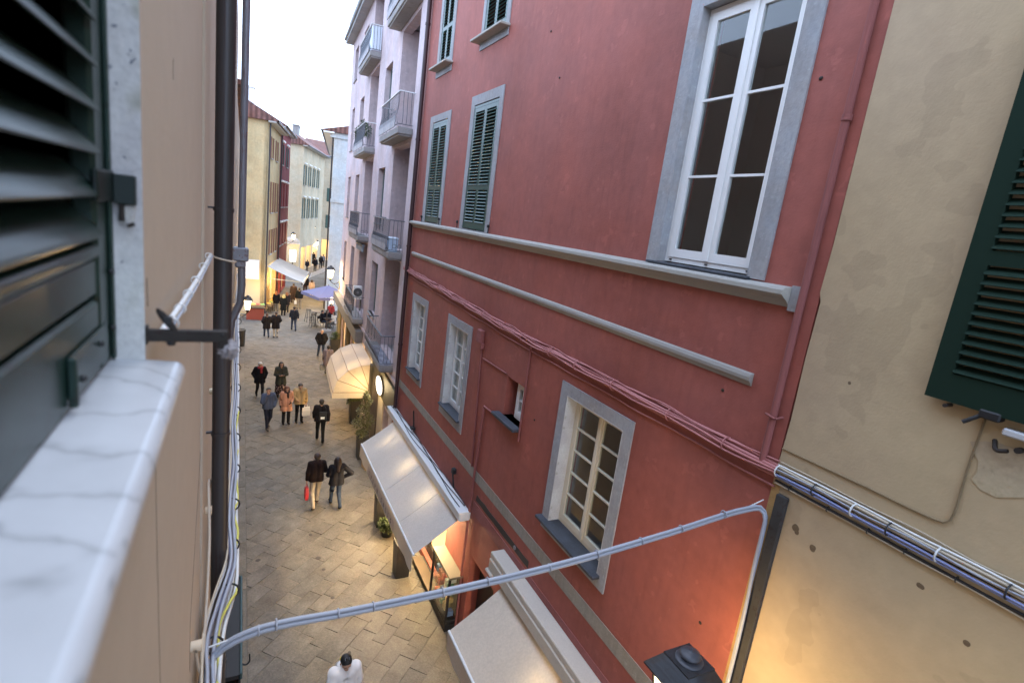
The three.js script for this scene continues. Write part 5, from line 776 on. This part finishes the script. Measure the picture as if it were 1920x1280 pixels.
function person(label, x, z, face, o) {
  const s = (o.h || 1.72) / 1.76, t = thing('person', label, 'person', [x, o.y || 0, z], face * Math.PI / 180); t.scale.setScalar(s);
  const J = o.jacket, T = o.pants || [0.03, 0.03, 0.035], S = o.shoes || [0.02, 0.018, 0.017], bulk = o.bulk ?? 0.022, P = [], lean = o.lean || 0;
  const sit = o.pose === 'sit', dy = sit ? -0.42 : 0, wk = o.pose === 'walk' ? (o.phase || 1) : 0;
  const arms = { 1: ARM[o.left || 'down'], '-1': ARM[o.right || 'down'] };
  for (const sd of [1, -1]) {
    let hip = [sd * 0.09, 0.93 + dy, 0], kn, an, toe;
    if (sit) { kn = [sd * 0.12, 0.52, 0.42]; an = [sd * 0.12, 0.09, 0.36]; toe = [sd * 0.13, 0.045, 0.52]; }
    else if (wk && sd === Math.sign(wk)) { kn = [sd * 0.095, 0.53, 0.17]; an = [sd * 0.09, 0.11, 0.24]; toe = [sd * 0.095, 0.07, 0.4]; }
    else if (wk) { kn = [sd * 0.095, 0.5, 0.02]; an = [sd * 0.09, 0.15, -0.26]; toe = [sd * 0.095, 0.035, -0.14]; }
    else { kn = [sd * (0.1 + (o.wide || 0) * 0.5), 0.51, 0.02]; an = [sd * (0.105 + (o.wide || 0)), 0.09, -0.02]; toe = [sd * (0.125 + (o.wide || 0)), 0.042, 0.14]; }
    const bootTop = o.boots ? [(kn[0] * 0.8 + an[0] * 0.2), (kn[1] * 0.8 + an[1] * 0.2), (kn[2] * 0.8 + an[2] * 0.2)] : null;
    P.push(cap(hip, kn, 0.1, 0.068, T), cap(kn, an, 0.068, 0.052, T));
    if (bootTop) P.push(cap(bootTop, an, 0.068, 0.055, S));
    P.push(cap(an, [an[0], an[1] - 0.035, an[2] - 0.01], 0.048, 0.044, S), cap([an[0], an[1] - 0.045, an[2]], toe, 0.044, 0.036, S));
    const [e, w] = arms[sd], sh = [sd * 0.178, 1.42 + dy, lean * 0.4], E = [sd * e[0], e[1] + dy, e[2] + lean * 0.3], W = [sd * w[0], w[1] + dy, w[2] + lean * 0.2];
    P.push(cap(sh, E, 0.058 + bulk, 0.046 + bulk, J), cap(E, W, 0.047 + bulk, 0.034 + bulk * 0.7, J));
    P.push(cap([sd * 0.085, 1.36 + dy, lean * 0.4], [sd * 0.075, 1.0 + dy, 0], 0.105 + bulk * 0.6, 0.104 + bulk, J), cap([0, 1.45 + dy, lean * 0.4 - 0.01], sh, 0.06, 0.066 + bulk * 0.5, J));
    if (o.hem !== undefined && !sit) P.push(cap([sd * 0.07, 1.02, 0], [sd * (0.085 + (o.flare || 0.02)), o.hem - 0.1, wk ? 0 : 0.01], 0.115 + bulk, 0.14 + (o.flare || 0.02), J, { cut: o.hem }));
    else P.push(cap([sd * 0.075, 1.0 + dy, 0], [sd * 0.08, 0.9 + dy, 0], 0.105 + bulk, 0.112 + bulk, J, { cut: 0.87 + dy }));
    if (o.skirt) P.push(cap([sd * 0.08, 0.95, 0], [sd * 0.1, o.skirt.to - 0.1, 0], 0.13, 0.17, o.skirt.c, { cut: o.skirt.to }));
  }
  P.push(cap([0, 1.44 + dy, lean * 0.4], [0, 1.52 + dy, lean * 0.5], 0.058, 0.052, o.scarf || SK));
  if (o.scarf) P.push(cap([-0.05, 1.47 + dy, 0.03], [0.05, 1.47 + dy, 0.03], 0.07, 0.07, o.scarf), cap([0.03, 1.45 + dy, 0.1], [0.04, 1.25 + dy, 0.13], 0.04, 0.03, o.scarf));
  if (o.collar) P.push(cap([-0.07, 1.48 + dy, -0.03], [0.07, 1.48 + dy, -0.03], 0.06, 0.06, o.collar), cap([-0.09, 1.46 + dy, 0.0], [-0.03, 1.36 + dy, 0.11], 0.045, 0.03, o.collar), cap([0.09, 1.46 + dy, 0.0], [0.03, 1.36 + dy, 0.11], 0.045, 0.03, o.collar));
  const N = o.N || 64, g = meshField(N, [-0.58, -0.03, -0.46], [0.58, 1.66, 0.62], P, (a, b, c, col) => { const n = 0.86 + 0.28 * vnoise(a * 14 + 50, b * 9 + c * 14 + 50, 256, 301); if (o.print && o.skirt && col === o.skirt.c && vnoise(a * 26 + 90, b * 26 + c * 20 + 40, 256, 311) > 0.68) return o.print; return [col[0] * n, col[1] * n, col[2] * n]; });
  const hx = (o.turnHead || 0) * Math.PI / 180, hp = [0, 1.53 + dy, lean * 0.5 + 0.005], hm = new THREE.Matrix4().makeTranslation(...hp).multiply(new THREE.Matrix4().makeRotationFromEuler(new THREE.Euler(o.nod || 0.1, hx, 0, 'YXZ')));
  const parts = [g, headGeo.clone().applyMatrix4(hm)];
  for (const sd of [1, -1]) { const [e, w] = arms[sd]; if ((sd > 0 ? o.left : o.right) === 'pocket') continue; const W = V(sd * w[0], w[1] + dy, w[2] + lean * 0.2), d = W.clone().sub(V(sd * e[0], e[1] + dy, e[2] + lean * 0.3)).normalize(), hg = handGeo.clone(); if (sd < 0) { hg.scale(-1, 1, 1); const p = hg.attributes; for (const k of ['position', 'normal', 'color']) { const A = p[k].array; for (let i = 0; i < A.length; i += 9) for (let q = 0; q < 3; q++) { const v = A[i + q]; A[i + q] = A[i + 3 + q]; A[i + 3 + q] = v; } } } hg.applyQuaternion(new THREE.Quaternion().setFromUnitVectors(V(0, -1, 0), d)); hg.translate(W.x + d.x * 0.015, W.y + d.y * 0.015, W.z + d.z * 0.015); if (o.gloves) { const A = hg.attributes.color.array; for (let i = 0; i < A.length; i += 3) A.set(o.gloves, i); } parts.push(hg); }
  obj('body', parts, bodyMat, t);
  if (o.hair) obj('hair', hairGeo(o.hair).clone().applyMatrix4(hm), mat(...(o.hairC || [0.03, 0.022, 0.018]), { roughness: 0.6 }), t);
  if (o.hood) obj('hood', meshField(40, [-0.2, 1.3, -0.26], [0.2, 1.75, 0.2], [cap([-0.08, 1.47 + dy, -0.06], [0.08, 1.47 + dy, -0.06], 0.075, 0.075, o.hood), cap([0, 1.47 + dy, -0.12], [0, 1.52 + dy, -0.12], 0.08, 0.06, o.hood2 || o.hood)], null, 0.03), bodyMat, t);
  t.userData.hand = sd => V(sd * arms[sd][1][0], arms[sd][1][1] + dy - 0.1, arms[sd][1][2] + lean * 0.2).applyMatrix4(new THREE.Matrix4().compose(t.position, t.quaternion.setFromEuler(t.rotation), t.scale));
  people.push(t); return t;
}
function bag(name, label, at, w, h, d, col, turn = 0, handles = true) {
  const t = thing(name, label, 'bag', [at.x, at.y - h - 0.14, at.z], turn), sh = [];
  for (const [y, k] of [[0, 0.9], [0.06, 1], [h * 0.6, 1.02], [h, 0.94]]) for (const [sx, sz] of [[-1, -1], [1, -1], [1, 1], [-1, 1]]) sh.push(V(sx * w / 2 * k, y, sz * d / 2 * (y > h * 0.9 ? 0.5 : k)));
  obj('sack', new ConvexGeometry(sh), mat(...col, { roughness: 0.6 }), t);
  if (handles) obj('handle', [tube([[-w * 0.22, h - 0.01, 0], [-w * 0.12, h + 0.1, 0], [0, h + 0.15, 0], [w * 0.12, h + 0.1, 0], [w * 0.22, h - 0.01, 0]], 0.008, 5, 14)], mat(...col), t);
  return t;
}
const K = [0.016, 0.015, 0.017], NV = [0.02, 0.022, 0.035], JE = [0.035, 0.05, 0.085], BG = [0.34, 0.29, 0.23];
const p1 = person('man in dark brown jacket and beige trousers walking away carrying a red bag', 2.12, -15.33, 182, { h: 1.78, N: 92, jacket: [0.02, 0.013, 0.012], pants: BG, shoes: [0.06, 0.04, 0.03], hair: 'short', hairC: [0.05, 0.035, 0.028], pose: 'walk', phase: -1, left: 'down', right: 'link', collar: [0.04, 0.025, 0.022] });
bag('shopping_bag', 'narrow red shopping bag carried by the man in beige trousers', p1.userData.hand(1), 0.09, 0.4, 0.2, [0.42, 0.02, 0.03], 0.1);
person('woman with long dark hair in black jacket and jeans, hand on hip', 2.69, -15.2, 184, { h: 1.66, N: 92, jacket: [0.012, 0.012, 0.016], pants: JE, hair: 'long', hairC: [0.022, 0.012, 0.012], pose: 'walk', phase: 1, right: 'hip', left: 'link', boots: false, hem: 0.82, bulk: 0.03 });
const p3 = person('man in black jacket walking away alone with a dark shoulder bag', 2.82, -20.04, 176, { h: 1.76, N: 84, jacket: [0.014, 0.012, 0.014], pants: [0.012, 0.012, 0.013], hair: 'short', pose: 'walk', phase: 1, left: 'front', right: 'back', bulk: 0.035, hem: 0.86 });
{ const b = thing('shoulder_bag', 'dark shoulder bag with white label on the back of the man in black', 'bag', [2.86, 0.95, -19.88], 0.0); obj('pouch', cb(-0.13, 0.15, 0, 0.34, -0.035, 0.05, 0.02), mat(0.02, 0.02, 0.022), b); obj('patch', cb(-0.08, 0.06, 0.06, 0.15, 0.051, 0.056, 0.002), M.whitePaint, b); obj('strap', tube([[0.1, 0.32, 0.03], [0.08, 0.5, 0.05], [0.0, 0.62, 0.02]], 0.014, 5, 14), mat(0.02, 0.02, 0.022), b); }
person('person in black coat with red scarf walking towards the camera', 0.85, -25.35, 8, { h: 1.68, jacket: [0.012, 0.011, 0.012], pants: K, hair: 'short', hairC: [0.5, 0.46, 0.42], scarf: [0.4, 0.05, 0.05], pose: 'walk', phase: 1, left: 'pocket', right: 'pocket', hem: 0.72, bulk: 0.035, nod: 0.3 });
person('woman in dark green coat over a long floral dress', 1.72, -25.3, 4, { h: 1.7, jacket: [0.05, 0.052, 0.04], pants: [0.03, 0.02, 0.02], hair: 'long', pose: 'stand', left: 'fold', right: 'fold', hem: 0.66, skirt: { to: 0.16, c: [0.025, 0.018, 0.02] }, print: [0.5, 0.34, 0.3], bulk: 0.03 });
person('man in blue-grey padded jacket talking on a phone', 1.05, -21.63, 14, { h: 1.72, N: 72, jacket: [0.07, 0.085, 0.13], pants: NV, shoes: [0.1, 0.09, 0.08], hair: 'short', hairC: [0.07, 0.055, 0.045], pose: 'walk', phase: -1, right: 'phone', left: 'pocket', bulk: 0.04, turnHead: -15 });
person('woman in salmon pink coat with black boots', 1.74, -22.03, 6, { h: 1.64, N: 72, jacket: [0.5, 0.25, 0.16], pants: K, shoes: K, boots: true, hair: 'mid', hairC: [0.13, 0.05, 0.03], pose: 'stand', left: 'link', right: 'down', hem: 0.62, scarf: [0.05, 0.035, 0.03], gloves: [0.02, 0.02, 0.02], nod: 0.25 });
const p8 = person('man in tan jacket and black trousers holding a white carrier bag', 2.25, -22.14, 6, { h: 1.72, N: 72, jacket: [0.42, 0.29, 0.14], pants: K, hair: 'short', hairC: [0.06, 0.045, 0.035], pose: 'stand', left: 'down', right: 'link', hem: 0.84, collar: [0.36, 0.26, 0.14], bulk: 0.04, nod: 0.4 });
bag('carrier_bag', 'white plastic carrier bag held by the man in the tan jacket', p8.userData.hand(1), 0.32, 0.36, 0.14, [0.75, 0.74, 0.68], 0.2);
person('man in black hooded jacket and jeans standing by the green planter', 4.3, -32.02, -10, { h: 1.74, jacket: K, pants: JE, shoes: [0.2, 0.18, 0.16], hair: 'short', hairC: [0.3, 0.28, 0.26], pose: 'stand', left: 'pocket', right: 'pocket', wide: 0.07, bulk: 0.045, hem: 0.82 });
const p10 = person('person in mauve grey coat half hidden behind the beige hood awning', 4.2, -28.5, 170, { h: 1.68, jacket: [0.24, 0.19, 0.19], pants: [0.06, 0.035, 0.03], hair: 'short', pose: 'walk', phase: 1, hem: 0.6, right: 'down', left: 'down' });
bag('handbag', 'grey patterned handbag carried by the person in the mauve coat', p10.userData.hand(1), 0.3, 0.34, 0.14, [0.24, 0.24, 0.23], 0.3);
person('woman in long black coat and jeans beside a taller companion', 1.54, -36.8, 188, { h: 1.62, N: 56, jacket: K, pants: JE, hair: 'short', hairC: [0.06, 0.03, 0.02], pose: 'walk', phase: 1, hem: 0.62, left: 'pocket', right: 'pocket', bulk: 0.035 });
person('person in long black coat and pale trousers beside a shorter companion', 2.08, -36.85, 186, { h: 1.72, N: 56, jacket: K, pants: [0.45, 0.42, 0.36], hair: 'short', hairC: [0.05, 0.035, 0.03], pose: 'stand', hem: 0.6, left: 'pocket', right: 'pocket', bulk: 0.04 });
person('walker in navy jacket and jeans with a small backpack', 3.33, -38.83, 184, { h: 1.74, N: 56, jacket: [0.02, 0.022, 0.03], pants: JE, hair: 'short', pose: 'walk', phase: 1, left: 'front', right: 'back' });
const far = [
  ['woman with auburn hair in black coat by the greengrocer', 2.55, -45.6, 170, { jacket: K, pants: [0.2, 0.19, 0.17], hair: 'mid', hairC: [0.3, 0.1, 0.03], hem: 0.7, h: 1.64 }],
  ['woman with blond hair in long black coat by the greengrocer', 2.98, -44.0, 165, { jacket: [0.014, 0.014, 0.012], pants: K, hair: 'mid', hairC: [0.5, 0.38, 0.12], hem: 0.45, h: 1.68 }],
  ['person with reddish hair in dark coat behind the blond woman', 3.3, -45.3, 190, { jacket: [0.03, 0.022, 0.02], pants: K, hair: 'mid', hairC: [0.26, 0.1, 0.04], hem: 0.66, h: 1.66 }],
  ['person in long brown-black coat walking under the greengrocer awning', 4.1, -49.4, 178, { jacket: [0.05, 0.032, 0.028], pants: [0.06, 0.03, 0.025], hair: 'short', hem: 0.4, h: 1.78, pose: 'walk' }],
  ['man in dark vest and beige trousers holding a white bag', 4.35, -47.0, 182, { jacket: [0.02, 0.02, 0.019], pants: [0.28, 0.23, 0.17], hair: 'short', h: 1.8 }],
  ['broad man in navy jacket in the middle of the far street', 5.54, -54.4, 180, { jacket: [0.015, 0.015, 0.02], pants: [0.05, 0.03, 0.03], hair: 'short', h: 1.86, bulk: 0.05 }],
  ['woman in pale pink clothes beside the broad man', 6.05, -53.7, 180, { jacket: [0.55, 0.42, 0.38], pants: [0.5, 0.4, 0.36], hair: 'mid', hairC: [0.05, 0.03, 0.025], h: 1.62 }],
  ['small dark figure alone on the far paving', 7.5, -72.5, 170, { jacket: NV, pants: NV, hair: 'short', h: 1.5, pose: 'walk' }],
  ['dark clad person walking near the far bend', 8.52, -73.0, 175, { jacket: K, pants: K, hair: 'short', h: 1.85, pose: 'walk' }],
  ['person in dark clothes at the far bend beside another', 9.75, -77.5, 180, { jacket: K, pants: K, hair: 'mid', h: 1.72 }],
  ['person in grey coat at the far bend', 10.3, -79.5, 180, { jacket: [0.2, 0.19, 0.19], pants: K, hair: 'short', h: 1.72 }],
  ['dark coated person in the group at the end of the street', 9.2, -81.5, 180, { jacket: K, pants: K, hair: 'short', h: 1.75 }],
  ['tall dark coated person in the group at the end of the street', 8.7, -82.8, 180, { jacket: K, pants: NV, hair: 'short', h: 1.86 }],
  ['second small dark figure in the group at the end of the street', 9.6, -83.5, 180, { jacket: NV, pants: K, hair: 'mid', h: 1.6 }]
];
let fp = null; for (const [l, x, z, f, o] of far) { fp = person(l, x, z, f, { N: 44, ...o }); if (l.includes('white bag')) bag('carrier_bag', 'small white carrier bag held by the man in the dark vest', fp.userData.hand(1), 0.22, 0.3, 0.1, [0.75, 0.74, 0.7]); }
person('man in white hooded jacket with dark hair and sunglasses pushed up', 1.68, -7.62, 6, { h: 1.76, N: 92, jacket: [0.78, 0.75, 0.72], pants: [0.05, 0.05, 0.06], hair: 'short', hairC: [0.012, 0.011, 0.012], left: 'down', right: 'front', bulk: 0.045, nod: 0.42, hood: [0.76, 0.74, 0.72], hood2: [0.5, 0.45, 0.02] });
{ const t = people[people.length - 1], g = thing('sunglasses', 'dark sunglasses pushed up on the hair of the man in white', 'sunglasses', [1.69, 1.735, -7.495], 6 * Math.PI / 180); obj('lens', new THREE.SphereGeometry(0.03, 12, 8).scale(1, 0.8, 0.35).rotateX(-0.7).translate(-0.034, 0, 0), mat(0.01, 0.01, 0.012, { roughness: 0.08 }), g); obj('lens', new THREE.SphereGeometry(0.03, 12, 8).scale(1, 0.8, 0.35).rotateX(-0.7).translate(0.034, 0, 0), mat(0.01, 0.01, 0.012, { roughness: 0.08 }), g); obj('bridge', bar([-0.01, 0.003, 0.004], [0.01, 0.003, 0.004], 0.004), M.iron, g); }
// guests sitting under the parasol
person('seated guest in black jacket with back to the street under the blue parasol', 5.35, -40.2, 60, { N: 48, pose: 'sit', y: 0, jacket: K, pants: JE, hair: 'short', left: 'table', right: 'table' });
person('seated guest in black beside another under the blue parasol', 5.75, -40.5, 20, { N: 48, pose: 'sit', jacket: [0.018, 0.018, 0.02], pants: [0.06, 0.1, 0.2], hair: 'mid', left: 'table', right: 'table' });
person('seated guest in white top under the blue parasol', 6.1, -39.7, -60, { N: 48, pose: 'sit', jacket: [0.65, 0.63, 0.58], pants: [0.1, 0.1, 0.09], hair: 'mid', left: 'table', right: 'down' });
person('guest in red jacket standing under the blue parasol', 6.15, -41.6, 0, { N: 48, jacket: [0.45, 0.05, 0.04], pants: K, hair: 'mid', h: 1.6 });
// ---------------------------------------------------------------- planters and plants
function planter(label, x, z, w, h, group) {
  const t = thing('planter', label, 'planter', [x, 0, z], 0, group), b = w / 2, s = w * 0.42;
  obj('pot', [new THREE.CylinderGeometry(b * Math.SQRT2, s * Math.SQRT2, h, 4, 1, true).rotateY(Math.PI / 4).translate(0, h / 2, 0).toNonIndexed(), bx(-s, s, 0, 0.02, -s, s)].map(g => { g = clean(g); g.computeVertexNormals(); return g; }), new THREE.MeshStandardMaterial({ color: C(0.02, 0.019, 0.019), roughness: 0.5, side: THREE.DoubleSide }), t);
  obj('rim', wallGeo(rect(-b - 0.012, b + 0.012, -b - 0.012, b + 0.012), [rect(-b + 0.02, b - 0.02, -b + 0.02, b - 0.02)], 0.03).rotateX(-Math.PI / 2).translate(0, h + 0.02, 0), M.iron, t);
  obj('soil', bx(-b + 0.02, b - 0.02, h - 0.08, h - 0.05, -b + 0.02, b - 0.02), M.soil, t);
  return t;
}
function leaves(n, clumps, size, seed) {                   // bent leaf blades scattered through the crown
  const r = rngOf(seed), pos = [], nor = [], uv = [];
  for (let i = 0; i < n; i++) {
    const c = clumps[Math.floor(r() * clumps.length)]; let x, y, z; do { x = r() * 2 - 1; y = r() * 2 - 1; z = r() * 2 - 1; } while (x * x + y * y + z * z > 1);
    const o = V(c[0] + x * c[3], c[1] + y * c[4], c[2] + z * c[3]), L = size * (0.6 + 0.8 * r()), d = V(x + r() - 0.5, 0.3 + y * 0.5 + r() - 0.5, z + r() - 0.5).normalize(), sd = d.clone().cross(V(r() - 0.5, 1, r() - 0.5)).normalize().multiplyScalar(L * 0.26), up = sd.clone().cross(d).normalize().multiplyScalar(L * 0.12);
    const a = o, m1 = o.clone().addScaledVector(d, L * 0.5).add(sd).add(up), m2 = o.clone().addScaledVector(d, L * 0.5).sub(sd).add(up), e = o.clone().addScaledVector(d, L);
    for (const p of [a, m1, m2, m1, e, m2]) { pos.push(p.x, p.y, p.z); uv.push(p.x * 3, p.y * 3); }
  }
  const g = new THREE.BufferGeometry(); g.setAttribute('position', new THREE.Float32BufferAttribute(pos, 3)); g.setAttribute('uv', new THREE.Float32BufferAttribute(uv, 2)); g.computeVertexNormals(); return g;
}
function plant(name, label, x, y, z, clumps, n, size, m, seed) {
  const t = thing(name, label, 'plant', [x, y, z]);
  obj('foliage', leaves(n, clumps, size, seed), m, t).userData.kind = 'stuff';
  obj('stem', clumps.map(c => tube([[0, -0.03, 0], [c[0] * 0.4, c[1] * 0.5, c[2] * 0.4], [c[0], c[1], c[2]]], 0.01, 5, 8)), M.bark, t);
  return t;
}
planter('tall black planter with an airy olive shrub beside the lettered awning', 4.08, -18.4, 0.4, 0.95);
plant('olive_shrub', 'airy olive green shrub in the tall black planter by the lettered awning', 4.08, 0.9, -18.4, [[0, 0.25, 0, 0.26, 0.2], [-0.22, 0.5, 0.1, 0.2, 0.18], [0.15, 0.6, 0.05, 0.22, 0.2], [-0.05, 0.95, 0, 0.2, 0.22], [0.1, 1.25, -0.05, 0.14, 0.2], [-0.12, 0.15, 0.28, 0.16, 0.14], [0.02, 1.5, 0, 0.07, 0.14]], 1500, 0.085, M.leafB, 11);
planter('black planter with trailing greenery under the glowing hood awning', 4.4, -21.8, 0.42, 1.0);
plant('trailing_plant', 'trailing green plant in the planter under the glowing hood awning', 4.4, 0.95, -21.8, [[0, 0.12, 0, 0.25, 0.12], [-0.22, 0.02, 0.05, 0.1, 0.16], [0.2, 0.1, 0, 0.14, 0.12]], 800, 0.075, M.leafA, 12);
planter('black planter with clipped greenery close to the strolling couple', 3.8, -13.95, 0.4, 0.95);
plant('leafy_plant', 'low leafy plant in the planter close to the strolling couple', 3.8, 0.9, -13.95, [[0, 0.06, 0, 0.17, 0.08]], 350, 0.07, M.leafA, 13);
plant('floor_fern', 'bushy green fern on the paving under the lettered valance', 3.84, 0.06, -13.35, [[0, 0.2, 0, 0.2, 0.16], [0.05, 0.36, 0.14, 0.16, 0.14], [-0.08, 0.26, -0.1, 0.13, 0.12]], 800, 0.09, M.leafA, 14);
{ const t = thing('plant_pot', 'low dark pot of the fern under the lettered valance', 'pot', [3.84, 0, -13.35]); obj('pot', new THREE.LatheGeometry([[0, 0], [0.14, 0], [0.17, 0.16], [0.18, 0.17], [0.15, 0.15], [0, 0.13]].map(p => new THREE.Vector2(...p)), 18), M.planter, t); }
planter('black planter at the near end of the lettered awning', 3.78, -11.6, 0.4, 0.95);
plant('small_shrub', 'small reddish shrub in the planter at the near end of the lettered awning', 3.78, 0.9, -11.6, [[0, 0.1, 0, 0.15, 0.12], [0.05, 0.3, 0.02, 0.1, 0.14]], 260, 0.06, M.leafB, 15);
planter('dark green planter behind the man in the black hooded jacket', 5.2, -33.2, 0.5, 0.85);
plant('box_hedge', 'clipped green bush in the planter behind the man in the hooded jacket', 5.2, 0.8, -33.2, [[0, 0.2, 0, 0.3, 0.22], [0.1, 0.35, 0.1, 0.2, 0.14]], 800, 0.08, M.leafA, 16);
{ const t = thing('cardboard_carton', 'small brown cardboard carton on the paving beside the olive shrub planter', 'carton', [4.12, 0, -17.55], 0.2); obj('carton_body', cb(-0.14, 0.14, 0, 0.24, -0.18, 0.18, 0.008), mat(0.4, 0.26, 0.13), t); obj('tape', bx(-0.03, 0.03, 0.241, 0.243, -0.18, 0.18), mat(0.55, 0.42, 0.25), t); }
// greenery on the pink balconies
plant('balcony_plant', 'flowering plants along the upper balcony rail of the pink house', 5.0, 12.2, -26.6, [[0, 0.1, 0.6, 0.18, 0.3], [0.05, 0.2, 0, 0.2, 0.35], [0, 0.3, -0.5, 0.2, 0.4], [-0.2, 0.05, -0.9, 0.15, 0.35]], 900, 0.08, M.leafA, 17);
// ---------------------------------------------------------------- parasol, bar stools, table and chairs
{
  const t = thing('parasol', 'violet blue square parasol over the cafe tables', 'parasol', [5.55, 0, -39.3], 0.35), r = 1.35;
  const tip = [0, 3.25, 0], cs = [[-r, 2.6, -r], [r, 2.6, -r], [r, 2.6, r], [-r, 2.6, r]];
  const pos = [], uvs = []; cs.forEach((c, i) => { const d = cs[(i + 1) % 4], m = [(c[0] + d[0]) / 2, 2.64, (c[2] + d[2]) / 2]; pos.push(...tip, ...m, ...c, ...tip, ...d, ...m); for (let k = 0; k < 6; k++) uvs.push(0, 0); });
  const g = new THREE.BufferGeometry(); g.setAttribute('position', new THREE.Float32BufferAttribute(pos, 3)); g.setAttribute('uv', new THREE.Float32BufferAttribute(uvs, 2)); g.computeVertexNormals();
  obj('canopy', g, M.umbrella, t); obj('pole', rod([0, 0.05, 0], [0, 3.3, 0], 0.03, 10), M.darkWood, t); obj('base', [new THREE.CylinderGeometry(0.32, 0.36, 0.08, 20).translate(0, 0.04, 0)], M.concrete, t);
  for (const c of cs) obj('rib', rod([0, 3.2, 0], [c[0], c[1] - 0.015, c[2]], 0.012, 5), M.darkWood, t);
  obj('valance', cs.map((c, i) => { const d = cs[(i + 1) % 4]; return quad([c[0], 2.42, c[2]], [d[0], 2.42, d[2]], [d[0], 2.59, d[2]], [c[0], 2.59, c[2]], 6, 1); }), M.umbrella, t);
  const st0 = thing('bar_stool', 'tall dark bar stool on the paving at the edge of the blue parasol', 'stool', [4.72, 0, -40.1], 0.3, 'bar stools by the parasol');
  obj('seat', new THREE.CylinderGeometry(0.18, 0.17, 0.05, 16).translate(0, 0.98, 0), M.darkWood, st0);
  for (const [a, b] of [[-1, -1], [-1, 1], [1, -1], [1, 1]]) obj('leg', rod([a * 0.2, 0, b * 0.2], [a * 0.1, 0.96, b * 0.1], 0.018, 6), M.iron, st0);
  obj('footrest', [new THREE.TorusGeometry(0.19, 0.012, 5, 18).rotateX(Math.PI / 2).translate(0, 0.32, 0)], M.iron, st0);
  for (const [x, z] of [[4.95, -41.2], [4.6, -42.0]]) { const c = st0.clone(); c.name = numbered('bar_stool'); c.position.set(x, 0, z); scene.add(c); }
  const ht = thing('high_table', 'tall narrow bar table between the stools by the parasol', 'table', [4.95, 0, -40.6]); obj('table_top', cb(-0.3, 0.3, 1.08, 1.12, -0.45, 0.45, 0.01), M.darkWood, ht); obj('post', rod([0, 0.03, 0], [0, 1.08, 0], 0.035, 10), M.iron, ht); obj('foot', new THREE.CylinderGeometry(0.25, 0.27, 0.03, 18).translate(0, 0.015, 0), M.iron, ht);
  const tb = thing('cafe_table', 'round cafe table between the seated guests', 'table', [5.75, 0, -39.95]); obj('table_top', new THREE.CylinderGeometry(0.35, 0.35, 0.03, 20).translate(0, 0.74, 0), M.darkWood, tb); obj('post', rod([0, 0.03, 0], [0, 0.73, 0], 0.03, 8), M.iron, tb); obj('foot', new THREE.CylinderGeometry(0.22, 0.24, 0.03, 16).translate(0, 0.015, 0), M.iron, tb);
  const seats = [[5.35, -40.2, 60, 'dark cafe chair under the guest in the black jacket'], [5.75, -40.5, 20, 'dark cafe chair under the guest in blue jeans'], [6.1, -39.7, -60, 'dark cafe chair under the guest in white']];
  for (const [x, z, f, l] of seats) { const c = thing('cafe_chair', l, 'chair', [x, 0, z], f * Math.PI / 180, 'cafe chairs under the parasol'); obj('seat', cb(-0.22, 0.22, 0.36, 0.4, -0.2, 0.22, 0.01), M.darkWood, c); obj('backrest', [cb(-0.22, 0.22, 0.6, 0.85, -0.25, -0.22, 0.01)], M.darkWood, c); for (const [a, b] of [[-1, -1], [-1, 1], [1, -1], [1, 1]]) obj('leg', rod([a * 0.2, 0, b * 0.19], [a * 0.19, b < 0 ? 0.8 : 0.36, b * 0.2 - (b < 0 ? 0.03 : 0)], 0.014, 6), M.iron, c); }
  const cd = thing('table_lamp', 'small warm lamp glowing behind the seated guests', 'lamp', [6.3, 0, -42.6]); obj('stand', rod([0, 0, 0], [0, 1.2, 0], 0.02, 8), M.iron, cd); obj('glow_shade', new THREE.CylinderGeometry(0.08, 0.11, 0.7, 12).translate(0, 1.55, 0), M.warmGlow, cd); lamp(-0.3, 1.6, 0, 4, WARM, 6, cd);
}
renderer.render(scene, camera);
